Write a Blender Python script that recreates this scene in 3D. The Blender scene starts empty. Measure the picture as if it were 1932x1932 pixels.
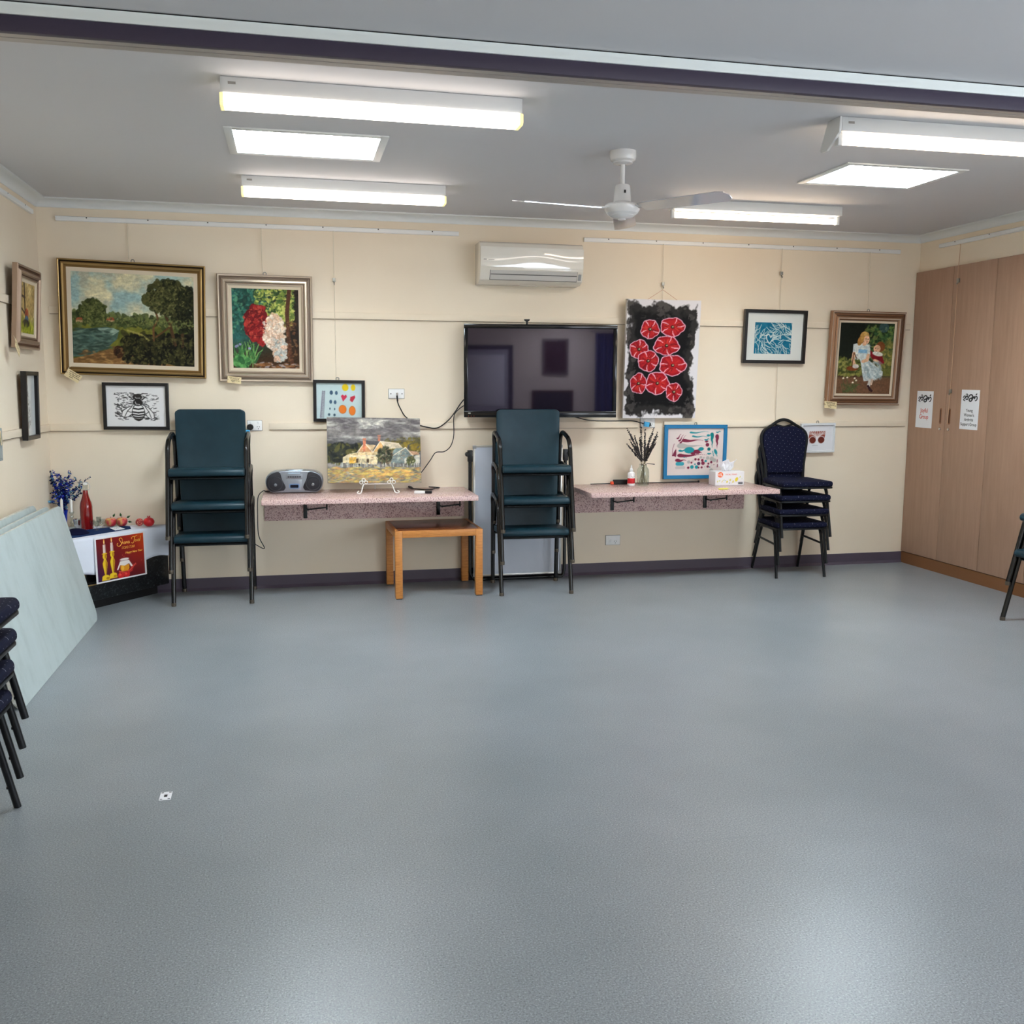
import bpy, bmesh, math, random
import numpy as np
from mathutils import Vector, Matrix
random.seed(7); RNG = np.random.default_rng(11)
SC = bpy.context.scene
COL = SC.collection
PI = math.pi
R = math.radians

# ---------------------------------------------------------------- room measurements (metres)
D = 7.017          # back wall
XL = -1.618        # left wall
XR = 4.975         # right wall
XC = 4.945         # cupboard fronts
H = 2.664          # ceiling
YF = -2.9          # far end of the front room, behind the camera
BEAM = 3.49
CAMH = 1.46
F_PX, PITCH, YAW, ROLL = 1805.84, 0.1316, 0.2238, 0.0042

def cam_axes():
    fw = Vector((math.sin(YAW)*math.cos(PITCH), math.cos(YAW)*math.cos(PITCH), -math.sin(PITCH)))
    r = Vector((math.cos(YAW), -math.sin(YAW), 0)); u = r.cross(fw)
    return fw, r*math.cos(ROLL)+u*math.sin(ROLL), u*math.cos(ROLL)-r*math.sin(ROLL)
FW, RT, UP = cam_axes()

def at(px, py, ax, val):
    """survey: where the sight line of a photo pixel meets the plane axis=val"""
    d = FW + RT*((px-966)/F_PX) - UP*((py-966)/F_PX)
    o = Vector((0, 0, CAMH))
    return o + d*((val-o[ax])/d[ax])
def Wp(px, py, dy=0.0): return at(px, py, 1, D-dy)
def Cp(px, py, z=0.0): return at(px, py, 2, z)

# ---------------------------------------------------------------- materials
def lin(c):
    out = []
    for x in c:
        x = x/255.0
        out.append(x/12.92 if x <= 0.04045 else ((x+0.055)/1.055)**2.4)
    return tuple(out)
MATS = {}
def mat(name, col=(200, 200, 200), rough=0.5, metal=0.0, spec=0.5, trans=0.0, ior=1.45, emit=None, es=0.0, coat=0.0, alpha=1.0):
    if name in MATS: return MATS[name]
    m = bpy.data.materials.new(name); m.use_nodes = True
    b = m.node_tree.nodes['Principled BSDF']
    b.inputs['Base Color'].default_value = (*lin(col), 1)
    b.inputs['Roughness'].default_value = rough
    b.inputs['Metallic'].default_value = metal
    b.inputs['Specular IOR Level'].default_value = spec
    b.inputs['Transmission Weight'].default_value = trans
    b.inputs['IOR'].default_value = ior
    b.inputs['Coat Weight'].default_value = coat
    b.inputs['Alpha'].default_value = alpha
    if emit:
        b.inputs['Emission Color'].default_value = (*lin(emit), 1)
        b.inputs['Emission Strength'].default_value = es
    MATS[name] = m
    return m
def nodes(m):
    nt = m.node_tree
    return nt, nt.nodes, nt.links, nt.nodes['Principled BSDF']
def coords(m, scale=(1, 1, 1), kind='Object'):
    nt, N, L, b = nodes(m)
    tc = N.new('ShaderNodeTexCoord'); mp = N.new('ShaderNodeMapping')
    mp.inputs['Scale'].default_value = scale
    L.new(tc.outputs[kind], mp.inputs['Vector'])
    return mp.outputs['Vector']
def ramp(m, fac, stops, interp='LINEAR'):
    nt, N, L, b = nodes(m)
    r = N.new('ShaderNodeValToRGB'); r.color_ramp.interpolation = interp
    els = r.color_ramp.elements
    while len(els) < len(stops): els.new(0.5)
    for e, (p, c) in zip(els, stops):
        e.position = p; e.color = (*lin(c), 1)
    L.new(fac, r.inputs['Fac'])
    return r.outputs['Color']
def noise(m, vec, scale, detail=2, rough=0.5):
    nt, N, L, b = nodes(m)
    n = N.new('ShaderNodeTexNoise')
    n.inputs['Scale'].default_value = scale; n.inputs['Detail'].default_value = detail; n.inputs['Roughness'].default_value = rough
    L.new(vec, n.inputs['Vector'])
    return n.outputs['Fac']
def mixc(m, fac, a, b_, mode='MIX'):
    nt, N, L, b = nodes(m)
    x = N.new('ShaderNodeMix'); x.data_type = 'RGBA'; x.blend_type = mode
    if isinstance(fac, (int, float)): x.inputs[0].default_value = fac
    else: L.new(fac, x.inputs[0])
    for s, v in ((6, a), (7, b_)):
        if isinstance(v, tuple): x.inputs[s].default_value = (*lin(v), 1)
        else: L.new(v, x.inputs[s])
    return x.outputs[2]
def bump(m, h, strength=0.2, dist=0.002):
    nt, N, L, b = nodes(m)
    bp = N.new('ShaderNodeBump'); bp.inputs['Strength'].default_value = strength; bp.inputs['Distance'].default_value = dist
    L.new(h, bp.inputs['Height']); L.new(bp.outputs['Normal'], b.inputs['Normal'])
def setcol(m, out): m.node_tree.links.new(out, nodes(m)[3].inputs['Base Color'])

# floor: speckled vinyl
FLOOR = mat('speckled_vinyl', (128, 138, 142), 0.29, spec=0.5)
v = coords(FLOOR)
f1 = noise(FLOOR, v, 190, 3, 0.75); f2 = noise(FLOOR, v, 1.1, 3, 0.6); f3 = noise(FLOOR, coords(FLOOR, (1, 2.2, 1)), 95, 2, 0.6)
c = ramp(FLOOR, f1, [(0.30, (84, 90, 94)), (0.43, (134, 139, 143)), (0.56, (147, 153, 157)), (0.70, (188, 192, 196))])
c2 = ramp(FLOOR, f2, [(0.3, (230, 232, 232)), (0.7, (255, 255, 255))])
c = mixc(FLOOR, 1.0, c, c2, 'MULTIPLY')
c = mixc(FLOOR, ramp(FLOOR, f3, [(0.66, (0, 0, 0)), (0.75, (110, 110, 110))]), c, (82, 90, 96))
setcol(FLOOR, c); bump(FLOOR, f1, 0.30, 0.0012)

WALL = mat('cream_wall_paint', (233, 219, 190), 0.55, spec=0.3)
wn = noise(WALL, coords(WALL), 1.3, 3); setcol(WALL, ramp(WALL, wn, [(0.3, (236, 220, 197)), (0.7, (241, 227, 205))]))
bump(WALL, noise(WALL, coords(WALL), 180, 2), 0.04, 0.001)
CEIL = mat('white_ceiling_paint', (212, 211, 213), 0.7, spec=0.2)
bump(CEIL, noise(CEIL, coords(CEIL), 120, 2), 0.05, 0.001)
TRIMW = mat('white_gloss_trim', (226, 228, 226), 0.4)
PURPLE = mat('dark_purple_paint', (62, 54, 72), 0.5); bump(PURPLE, noise(PURPLE, coords(PURPLE), 40, 2), 0.05, 0.001)
SKIRT = mat('purple_vinyl_skirting', (82, 73, 86), 0.45)
ALU = mat('aluminium', (190, 188, 182), 0.32, 0.9)
TRACKM = mat('dull_aluminium_track', (184, 177, 170), 0.42, 0.4)
DARK = mat('dark_gap', (22, 20, 22), 0.8)
WHITEP = mat('white_plastic', (244, 243, 240), 0.35)
ACW = mat('ivory_plastic', (228, 222, 210), 0.16, coat=0.3)
GREYP = mat('grey_plastic', (150, 150, 150), 0.4)
BLACKP = mat('black_plastic', (16, 16, 18), 0.35)
BLKFRAME = mat('black_frame_lacquer', (20, 17, 18), 0.35)
BLKMETAL = mat('black_enamel_tube', (7, 7, 8), 0.24, spec=0.6)
GREYMETAL = mat('dark_grey_tube', (27, 29, 31), 0.36, 0.4)
CHROME = mat('chrome', (215, 215, 215), 0.12, 1.0)
WORN = mat('worn_metal', (92, 84, 74), 0.45, 0.7)
GREEN = mat('teal_green_vinyl', (26, 52, 62), 0.36, spec=0.35)
gn = noise(GREEN, coords(GREEN), 6, 3); setcol(GREEN, ramp(GREEN, gn, [(0.3, (22, 46, 56)), (0.7, (29, 57, 68))])); bump(GREEN, noise(GREEN, coords(GREEN), 260, 2), 0.08, 0.001)
CORD = mat('black_cable', (18, 18, 20), 0.5)
STEELH = mat('steel_hook', (150, 148, 140), 0.35, 0.7)
STRING = mat('clear_nylon_cord', (222, 210, 186), 0.4)

# blue fabric with small pale dots laid out in a diagonal grid
BLUE = mat('navy_dotted_fabric', (20, 24, 52), 0.85, spec=0.2)
def dotted():
    nt, N, L, b = nodes(BLUE)
    tc = N.new('ShaderNodeTexCoord'); sp = N.new('ShaderNodeSeparateXYZ'); L.new(tc.outputs['Object'], sp.inputs[0])
    sub = N.new('ShaderNodeMath'); sub.operation = 'SUBTRACT'; L.new(sp.outputs['Y'], sub.inputs[0]); L.new(sp.outputs['Z'], sub.inputs[1])
    cb = N.new('ShaderNodeCombineXYZ'); L.new(sp.outputs['X'], cb.inputs['X']); L.new(sub.outputs[0], cb.inputs['Y'])
    mp = N.new('ShaderNodeMapping'); mp.inputs['Rotation'].default_value = (0, 0, R(38)); mp.inputs['Scale'].default_value = (34, 34, 34); L.new(cb.outputs[0], mp.inputs['Vector'])
    vo = N.new('ShaderNodeTexVoronoi'); vo.voronoi_dimensions = '2D'; vo.inputs['Randomness'].default_value = 0.12; vo.inputs['Scale'].default_value = 1.0
    L.new(mp.outputs[0], vo.inputs['Vector'])
    fac = ramp(BLUE, vo.outputs['Distance'], [(0.045, (255, 255, 255)), (0.085, (0, 0, 0))])
    base = ramp(BLUE, noise(BLUE, coords(BLUE), 300, 2), [(0.3, (10, 12, 32)), (0.7, (19, 23, 50))])
    setcol(BLUE, mixc(BLUE, fac, base, (116, 118, 132)))
dotted()
PINK = mat('pink_speckled_laminate', (220, 188, 180), 0.2, spec=0.5)
pv = coords(PINK); p1 = noise(PINK, pv, 110, 2, 0.6); p2 = noise(PINK, pv, 190, 2, 0.6)
c = ramp(PINK, p1, [(0.36, (156, 118, 116)), (0.46, (220, 184, 178)), (0.6, (230, 200, 193))])
c = mixc(PINK, ramp(PINK, p2, [(0.62, (0, 0, 0)), (0.68, (255, 255, 255))]), c, (92, 62, 66)); setcol(PINK, c)
GRAN = mat('black_speckled_stone', (24, 26, 28), 0.3)
g1 = noise(GRAN, coords(GRAN), 75, 3, 0.7); setcol(GRAN, ramp(GRAN, g1, [(0.5, (14, 15, 17)), (0.62, (40, 44, 46)), (0.75, (105, 112, 112))]))
WOOD = mat('oiled_pine', (196, 128, 62), 0.4)
w1 = noise(WOOD, coords(WOOD, (3, 3, 30)), 5, 4, 0.6); setcol(WOOD, ramp(WOOD, w1, [(0.3, (172, 104, 46)), (0.7, (208, 142, 74))]))
WOODT = mat('brown_table_top', (122, 66, 34), 0.25)
w1 = noise(WOODT, coords(WOODT, (3, 26, 3)), 4, 4, 0.6); setcol(WOODT, ramp(WOODT, w1, [(0.3, (98, 52, 28)), (0.7, (136, 76, 42))]))
CUPB = mat('beige_wood_laminate', (176, 137, 110), 0.45)
w1 = noise(CUPB, coords(CUPB, (9, 9, 0.7)), 4, 4, 0.6); setcol(CUPB, ramp(CUPB, w1, [(0.3, (158, 124, 102)), (0.7, (170, 136, 113))]))
CUPBD = mat('brown_cupboard_edge', (112, 72, 42), 0.45)
TBLW = mat('pale_grey_table_laminate', (192, 204, 202), 0.42)
w1 = noise(TBLW, coords(TBLW, (1, 0.9, 0.35)), 9, 4, 0.65); setcol(TBLW, ramp(TBLW, w1, [(0.28, (168, 180, 179)), (0.5, (184, 195, 194)), (0.75, (189, 200, 200))]))
TBLE = mat('chipped_table_edge', (196, 192, 176), 0.6)
w1 = noise(TBLE, coords(TBLE), 30, 4, 0.7); setcol(TBLE, ramp(TBLE, w1, [(0.35, (166, 160, 138)), (0.55, (208, 208, 200)), (0.7, (222, 222, 216))]))
CLOTH = mat('white_linen', (226, 230, 240), 0.85, spec=0.2); bump(CLOTH, noise(CLOTH, coords(CLOTH, (1, 1, 6)), 30, 3), 0.15, 0.002)
NAVY = mat('navy_cloth', (24, 48, 92), 0.9, spec=0.15)
DNAVY = mat('dark_navy_velvet', (20, 22, 48), 0.95, spec=0.1)
def glassmat(name, col):
    m = bpy.data.materials.new(name); m.use_nodes = True
    nt = m.node_tree; N, L = nt.nodes, nt.links; N.clear()
    tr = N.new('ShaderNodeBsdfTransparent'); tr.inputs['Color'].default_value = (*lin(col), 1)
    gl = N.new('ShaderNodeBsdfGlossy'); gl.inputs['Roughness'].default_value = 0.04
    lw = N.new('ShaderNodeLayerWeight'); lw.inputs['Blend'].default_value = 0.5; pw = N.new('ShaderNodeMath'); pw.operation = 'POWER'; L.new(lw.outputs['Facing'], pw.inputs[0]); pw.inputs[1].default_value = 3.5
    fr = N.new('ShaderNodeMath'); fr.operation = 'MULTIPLY_ADD'; L.new(pw.outputs[0], fr.inputs[0]); fr.inputs[1].default_value = 0.5; fr.inputs[2].default_value = 0.05
    mx = N.new('ShaderNodeMixShader'); L.new(fr.outputs[0], mx.inputs[0]); L.new(tr.outputs[0], mx.inputs[1]); L.new(gl.outputs[0], mx.inputs[2])
    o = N.new('ShaderNodeOutputMaterial'); L.new(mx.outputs[0], o.inputs[0]); MATS[name] = m
    return m
GLASS = glassmat('clear_glass', (242, 245, 243))
JUICE = mat('red_juice', (132, 18, 16), 0.12, coat=0.6)
GOLD = mat('antique_gold_leaf', (126, 96, 54), 0.38, 0.55)
GOLDL = mat('bright_gold_edge', (168, 138, 88), 0.3, 0.6)
SILV = mat('champagne_silver_leaf', (206, 190, 172), 0.3, 0.65)
BRONZE = mat('brown_bronze_leaf', (146, 108, 80), 0.38, 0.5)
LINER = mat('linen_liner', (212, 196, 172), 0.7)
PAPER = mat('white_paper', (236, 236, 238), 0.7)
TAGM = mat('buff_card', (222, 200, 154), 0.8)
INK = mat('black_ink', (24, 22, 24), 0.7)
REDINK = mat('red_ink', (204, 62, 48), 0.7)
GOLDINK = mat('gold_print', (232, 176, 70), 0.5)
BLUEF = mat('teal_blue_paint', (14, 112, 160), 0.45)

# ---------------------------------------------------------------- mesh builder
class MB:
    def __init__(s): s.v = []; s.f = []; s.m = []
    def add(s, vs, fs, mi=0):
        o = len(s.v); s.v += [tuple(p) for p in vs]
        for f in fs: s.f.append([i+o for i in f]); s.m.append(mi)
        return s
    def box(s, x0, x1, y0, y1, z0, z1, mi=0, M=None):
        vs = [Vector(p) for p in ((x0,y0,z0),(x1,y0,z0),(x1,y1,z0),(x0,y1,z0),(x0,y0,z1),(x1,y0,z1),(x1,y1,z1),(x0,y1,z1))]
        if M: vs = [M @ p for p in vs]
        return s.add(vs, [(0,3,2,1),(4,5,6,7),(0,1,5,4),(1,2,6,5),(2,3,7,6),(3,0,4,7)], mi)
    def prism(s, pts, vec, mi=0):
        """closed polygon of 3D points pushed along vec"""
        n = len(pts); vec = Vector(vec); a = [Vector(p) for p in pts]; b = [p+vec for p in a]
        nrm = Vector((0, 0, 0))
        for i in range(n): nrm += a[i].cross(a[(i+1) % n])
        fs = [list(range(n)), list(range(2*n-1, n-1, -1))] + [(i, i+n, (i+1) % n+n, (i+1) % n) for i in range(n)]
        if nrm.dot(vec) > 0: fs = [list(reversed(f)) for f in fs]
        return s.add(a+b, fs, mi)
    def tube(s, pts, r, n=8, mi=0, closed=False, cap=True, r2=None):
        P = [Vector(p) for p in pts]; m = len(P)
        rs = r if isinstance(r, (list, tuple)) else [r]*m
        T = []
        for i in range(m):
            a = P[i-1] if (i > 0 or closed) else P[i]; b = P[(i+1) % m] if (i < m-1 or closed) else P[i]
            T.append((b-a).normalized())
        up = Vector((0, 0, 1)) if abs(T[0].z) < 0.9 else Vector((0, 1, 0))
        N = (up - T[0]*up.dot(T[0])).normalized(); vs = []
        for i in range(m):
            if i: N = (N - T[i]*N.dot(T[i])).normalized()
            B = T[i].cross(N)
            for k in range(n):
                a = 2*PI*(k+0.5)/n
                vs.append(P[i] + (N*math.cos(a) + B*math.sin(a)*(r2 or 1))*rs[i])
        fs = []
        for i in range(m if closed else m-1):
            j = (i+1) % m
            for k in range(n): fs.append((i*n+k, i*n+(k+1) % n, j*n+(k+1) % n, j*n+k))
        if cap and not closed: fs += [list(range(n-1, -1, -1)), [(m-1)*n+k for k in range(n)]]
        return s.add(vs, fs, mi)
    def lathe(s, prof, c=(0, 0, 0), n=24, mi=0, axis='z', cap=True):
        vs = []; c = Vector(c)
        for r, z in prof:
            for k in range(n):
                a = 2*PI*k/n; x, y = r*math.cos(a), r*math.sin(a)
                p = {'z': (x, y, z), 'y': (x, z, y), 'x': (z, x, y)}[axis]
                vs.append(c+Vector(p))
        fs = []; m = len(prof)
        for i in range(m-1):
            for k in range(n):
                f = (i*n+k, i*n+(k+1) % n, (i+1)*n+(k+1) % n, (i+1)*n+k)
                fs.append(f if axis != 'y' else f[::-1])
        if cap:
            fs += [list(range(n-1, -1, -1)), [(m-1)*n+k for k in range(n)]]
        return s.add(vs, fs, mi)
    def grid(s, fn, nu, nv, mi=0):
        vs = [fn(i/nu, j/nv) for j in range(nv+1) for i in range(nu+1)]
        fs = [(j*(nu+1)+i, j*(nu+1)+i+1, (j+1)*(nu+1)+i+1, (j+1)*(nu+1)+i) for j in range(nv) for i in range(nu)]
        return s.add(vs, fs, mi)
    def build(s, name, mats, parent=None, bevel=0, seg=2, sharp=35, solid=0, sub=0):
        me = bpy.data.meshes.new(name); me.from_pydata([tuple(p) for p in s.v], [], s.f)
        if not isinstance(mats, (list, tuple)): mats = [mats]
        for m in mats: me.materials.append(m)
        me.polygons.foreach_set('material_index', s.m)
        if bevel:
            bm = bmesh.new(); bm.from_mesh(me)
            es = [e for e in bm.edges if len(e.link_faces) == 2 and e.calc_face_angle(0) > R(28)]
            bmesh.ops.bevel(bm, geom=es, offset=bevel, segments=seg, profile=0.5, affect='EDGES', clamp_overlap=True)
            bm.to_mesh(me); bm.free()
        me.polygons.foreach_set('use_smooth', [True]*len(me.polygons))
        me.set_sharp_from_angle(angle=R(sharp))
        me.update()
        o = bpy.data.objects.new(name, me); COL.objects.link(o)
        if parent: o.parent = parent
        if solid:
            md = o.modifiers.new('thickness', 'SOLIDIFY'); md.thickness = solid; md.offset = 0
        if sub:
            md = o.modifiers.new('smooth', 'SUBSURF'); md.levels = sub; md.render_levels = sub
        return o

def tag(o, label, cat, group=None):
    o['label'] = label; o['category'] = cat
    if group: o['group'] = group
    return o
def thing(name, label, cat, loc=(0, 0, 0), rz=0.0, group=None, rot=None):
    o = bpy.data.objects.new(name, None); COL.objects.link(o)
    o.location = loc; o.rotation_euler = rot if rot else (0, 0, rz); o.empty_display_size = 0.1
    return tag(o, label, cat, group)
def struct(o): o['kind'] = 'structure'; return o
def dup(root, loc, rz, label, group=None):
    r = root.copy(); COL.objects.link(r); r.location = loc; r.rotation_euler = (0, 0, rz); r['label'] = label
    if group: r['group'] = group
    for ch in list(root.children):
        c_ = ch.copy(); COL.objects.link(c_); c_.parent = r
        for g in list(ch.children):
            d_ = g.copy(); COL.objects.link(d_); d_.parent = c_
    return r
def arc(c, r, a0, a1, n, ax=(0, 1)):
    """points of an arc in two of the three axes; c is 3D"""
    out = []
    for i in range(n+1):
        a = R(a0+(a1-a0)*i/n); p = list(c); p[ax[0]] += r*math.cos(a); p[ax[1]] += r*math.sin(a); out.append(tuple(p))
    return out
def rrect(w, h, r, n=5):
    out = []
    for cx, cy, a0 in ((w/2-r, h/2-r, 0), (-w/2+r, h/2-r, 90), (-w/2+r, -h/2+r, 180), (w/2-r, -h/2+r, 270)):
        for i in range(n+1):
            a = R(a0+90*i/n); out.append((cx+r*math.cos(a), cy+r*math.sin(a)))
    return out
def smooth(pts, n=8):
    """Catmull-Rom through the points"""
    P = [Vector(p) for p in pts]; P = [P[0]*2-P[1]]+P+[P[-1]*2-P[-2]]; out = []
    for i in range(1, len(P)-2):
        for k in range(n):
            t = k/n; a, b, c_, d = P[i-1], P[i], P[i+1], P[i+2]
            out.append(0.5*((2*b)+(c_-a)*t+(2*a-5*b+4*c_-d)*t*t+(3*b-a-3*c_+d)*t**3))
    out.append(P[-2]); return out
def text_part(txt, name, m, parent, size, loc, rot=(R(90), 0, 0), shear=0.0, bold=0.0, sx=1.0, depth=0.0004):
    cu = bpy.data.curves.new(name, 'FONT'); cu.body = txt; cu.size = size; cu.align_x = 'CENTER'; cu.align_y = 'CENTER'
    cu.shear = shear; cu.offset = bold; cu.extrude = depth; cu.space_line = 1.35
    o = bpy.data.objects.new(name, cu); COL.objects.link(o)
    bpy.context.view_layer.update()
    me = bpy.data.meshes.new_from_object(o.evaluated_get(bpy.context.evaluated_depsgraph_get()))
    bpy.data.objects.remove(o); bpy.data.curves.remove(cu)
    me.materials.clear(); me.materials.append(m)
    o = bpy.data.objects.new(name, me); COL.objects.link(o); o.parent = parent
    o.location = loc; o.rotation_euler = rot; o.scale = (sx, 1, 1)
    return o
# ---------------------------------------------------------------- painting on a fine mesh (pigment colours)
def vnoise(w, h, nx, ny, seed=0):
    g = np.random.default_rng(seed).random((ny+2, nx+2))
    xs = np.linspace(0, nx, w); ys = np.linspace(0, ny, h)
    xi = xs.astype(int); yi = ys.astype(int); fx = xs-xi; fy = ys-yi
    fx = fx*fx*(3-2*fx); fy = (fy*fy*(3-2*fy))[:, None]
    a = g[yi][:, xi]; b = g[yi][:, xi+1]; c_ = g[yi+1][:, xi]; d = g[yi+1][:, xi+1]
    return (a*(1-fx)+b*fx)*(1-fy)+(c_*(1-fx)+d*fx)*fy
def fbm(w, h, n, seed=0, asp=1.0, oct=4):
    t = 0; amp = 1; tot = 0
    for k in range(oct):
        t = t+amp*vnoise(w, h, max(1, int(n*asp*2**k)), max(1, int(n*2**k)), seed+k); tot += amp; amp *= 0.55
    return t/tot
class Cv:
    def __init__(s, w, h, bg=(255, 255, 255)):
        s.w, s.h, s.asp = w, h, w/h
        s.a = np.empty((h, w, 3)); s.a[:] = np.array(bg)/255.0
        s.X, s.Y = np.meshgrid((np.arange(w)+0.5)/w, (np.arange(h)+0.5)/h)
    def win(s, x0, x1, y0, y1):
        i0, i1 = max(0, int(x0*s.w)-2), min(s.w, int(x1*s.w)+3); j0, j1 = max(0, int(y0*s.h)-2), min(s.h, int(y1*s.h)+3)
        return (slice(j0, j1), slice(i0, i1)) if i1 > i0 and j1 > j0 else None
    def put(s, W, mask, col):
        a = s.a[W]; a += np.clip(mask, 0, 1)[..., None]*(np.array(col)/255.0-a)
    def full(s, mask, col): s.put((slice(None), slice(None)), mask, col)
    def ell(s, cx, cy, rx, ry, col, rot=0, al=1.0, soft=1.0):
        m = max(rx*s.asp, ry)*1.15; W = s.win(cx-m/s.asp, cx+m/s.asp, cy-m, cy+m)
        if not W: return
        dx = (s.X[W]-cx)*s.asp; dy = s.Y[W]-cy; c_, q = math.cos(rot), math.sin(rot)
        u = (dx*c_+dy*q)/(rx*s.asp); v_ = (-dx*q+dy*c_)/ry
        d = np.sqrt(u*u+v_*v_)
        s.put(W, ((1-d)*min(rx*s.asp, ry)*s.h/soft+0.5).clip(0, 1)*al, col)
    def poly(s, pts, col, al=1.0):
        xs = [p[0] for p in pts]; ys = [p[1] for p in pts]; W = s.win(min(xs), max(xs), min(ys), max(ys))
        if not W: return
        acc = 0
        for ox, oy in ((-.25, -.25), (.25, -.25), (-.25, .25), (.25, .25)):
            X = s.X[W]+ox/s.w; Y = s.Y[W]+oy/s.h; ins = np.zeros(X.shape, bool); n = len(pts)
            for i in range(n):
                x1, y1 = pts[i]; x2, y2 = pts[(i+1) % n]
                if y1 == y2: continue
                ins ^= ((y1 > Y) != (y2 > Y)) & (X < (x2-x1)*(Y-y1)/(y2-y1)+x1)
            acc = acc+ins*0.25
        s.put(W, acc*al, col)
    def line(s, pts, wd, col, al=1.0, wd2=None):
        for i in range(len(pts)-1):
            (x1, y1), (x2, y2) = pts[i], pts[i+1]
            t0 = i/(len(pts)-1); w_ = wd if wd2 is None else wd+(wd2-wd)*t0
            m = w_; W = s.win(min(x1, x2)-m/s.asp, max(x1, x2)+m/s.asp, min(y1, y2)-m, max(y1, y2)+m)
            if not W: continue
            X = s.X[W]*s.asp; Y = s.Y[W]; ax, ay = x1*s.asp, y1; bx, by = x2*s.asp-ax, y2-ay
            t = (((X-ax)*bx+(Y-ay)*by)/(bx*bx+by*by+1e-12)).clip(0, 1)
            d = np.hypot(X-ax-t*bx, Y-ay-t*by)
            s.put(W, ((w_/2-d)*s.h+0.5).clip(0, 1)*al, col)
    def grain(s, amt=0.3, seed=0, stretch=2.0):
        n = 0.6*vnoise(s.w, s.h, int(s.w/3/stretch), int(s.h/3), seed)+0.4*vnoise(s.w, s.h, int(s.w/2), int(s.h/2), seed+1)
        c_ = vnoise(s.w, s.h, int(s.w/9), int(s.h/9), seed+2)
        s.a *= (1+amt*(n-0.5)*1.6)[..., None]; s.a *= (1+amt*0.35*(c_-0.5))[..., None]*np.array([1.0, 1.0, 0.97]); np.clip(s.a, 0, 1, out=s.a)
    def dabs(s, n, box, size, cols, seed=0, al=0.8, rot=None, asp=2.0):
        q = random.Random(seed)
        for i in range(n):
            x = q.uniform(box[0], box[2]); y = q.uniform(box[1], box[3]); z = size*q.uniform(0.5, 1.3)
            s.ell(x, y, z/s.asp, z/asp, q.choice(cols), q.uniform(0, PI) if rot is None else rot+q.uniform(-.4, .4), al)
    def blobdabs(s, n, cx, cy, rx, ry, size, cols, seed=0, al=0.8, asp=1.8):
        q = random.Random(seed)
        for i in range(n):
            a = q.uniform(0, 2*PI); r_ = math.sqrt(q.random()); z = size*q.uniform(0.5, 1.3)
            s.ell(cx+rx*r_*math.cos(a), cy+ry*r_*math.sin(a), z/s.asp, z/asp, q.choice(cols), q.uniform(0, PI), al)
def paint_mat(name, rough=0.5, spec=0.5):
    m = mat(name, (255, 255, 255), rough, spec=spec)
    nt, N, L, b = nodes(m)
    if not any(n.type == 'VERTEX_COLOR' for n in N):
        a = N.new('ShaderNodeVertexColor'); a.layer_name = 'Col'; L.new(a.outputs['Color'], b.inputs['Base Color'])
    return m
CANVAS = paint_mat('painted_canvas', 0.6, 0.15); PRINT = paint_mat('printed_paper', 0.7, 0.15); GLOSSPRINT = paint_mat('glossy_print', 0.3); GLAZED = paint_mat('print_behind_glass', 0.12)
def art(cv, name, w, h, parent, y=-0.01, m=None, thick=0.0, back=None):
    """painted sheet w x h centred on the local origin in x/z, facing -y; thick>0 closes it into a slab"""
    nx, ny = cv.w, cv.h
    xs = (np.arange(nx)/(nx-1)-0.5)*w; zs = (0.5-np.arange(ny)/(ny-1))*h
    V = np.empty((ny, nx, 3)); V[..., 0] = xs[None]; V[..., 1] = y; V[..., 2] = zs[:, None]
    idx = np.arange(nx*ny).reshape(ny, nx)
    F = np.stack([idx[1:, :-1], idx[1:, 1:], idx[:-1, 1:], idx[:-1, :-1]], -1).reshape(-1, 4)
    me = bpy.data.meshes.new(name); nf = len(F)
    vv = V.reshape(-1, 3); colv = cv.a.reshape(-1, 3)
    if thick:
        e = np.array([[-w/2, y, h/2], [w/2, y, h/2], [w/2, y, -h/2], [-w/2, y, -h/2], [-w/2, y+thick, h/2], [w/2, y+thick, h/2], [w/2, y+thick, -h/2], [-w/2, y+thick, -h/2]])
        o = len(vv); vv = np.vstack([vv, e]); bc = np.array(back or (225, 222, 218))/255.0
        colv = np.vstack([colv, np.tile(bc, (8, 1))])
        F = np.vstack([F, np.array([[0, 1, 5, 4], [1, 2, 6, 5], [2, 3, 7, 6], [3, 0, 4, 7], [4, 5, 6, 7]])+o])
        nf = len(F)
    me.vertices.add(len(vv)); me.vertices.foreach_set('co', vv.astype(np.float32).ravel())
    me.loops.add(nf*4); me.loops.foreach_set('vertex_index', F.astype(np.int32).ravel())
    me.polygons.add(nf); me.polygons.foreach_set('loop_start', np.arange(nf, dtype=np.int32)*4)
    me.update(calc_edges=True); me.validate()
    ca = me.color_attributes.new('Col', 'FLOAT_COLOR', 'POINT')
    q = np.where(colv <= 0.04045, colv/12.92, ((colv+0.055)/1.055)**2.4)
    ca.data.foreach_set('color', np.hstack([q, np.ones((len(q), 1))]).astype(np.float32).ravel())
    me.materials.append(m or CANVAS)
    o = bpy.data.objects.new(name, me); COL.objects.link(o); o.parent = parent
    return o
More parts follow.
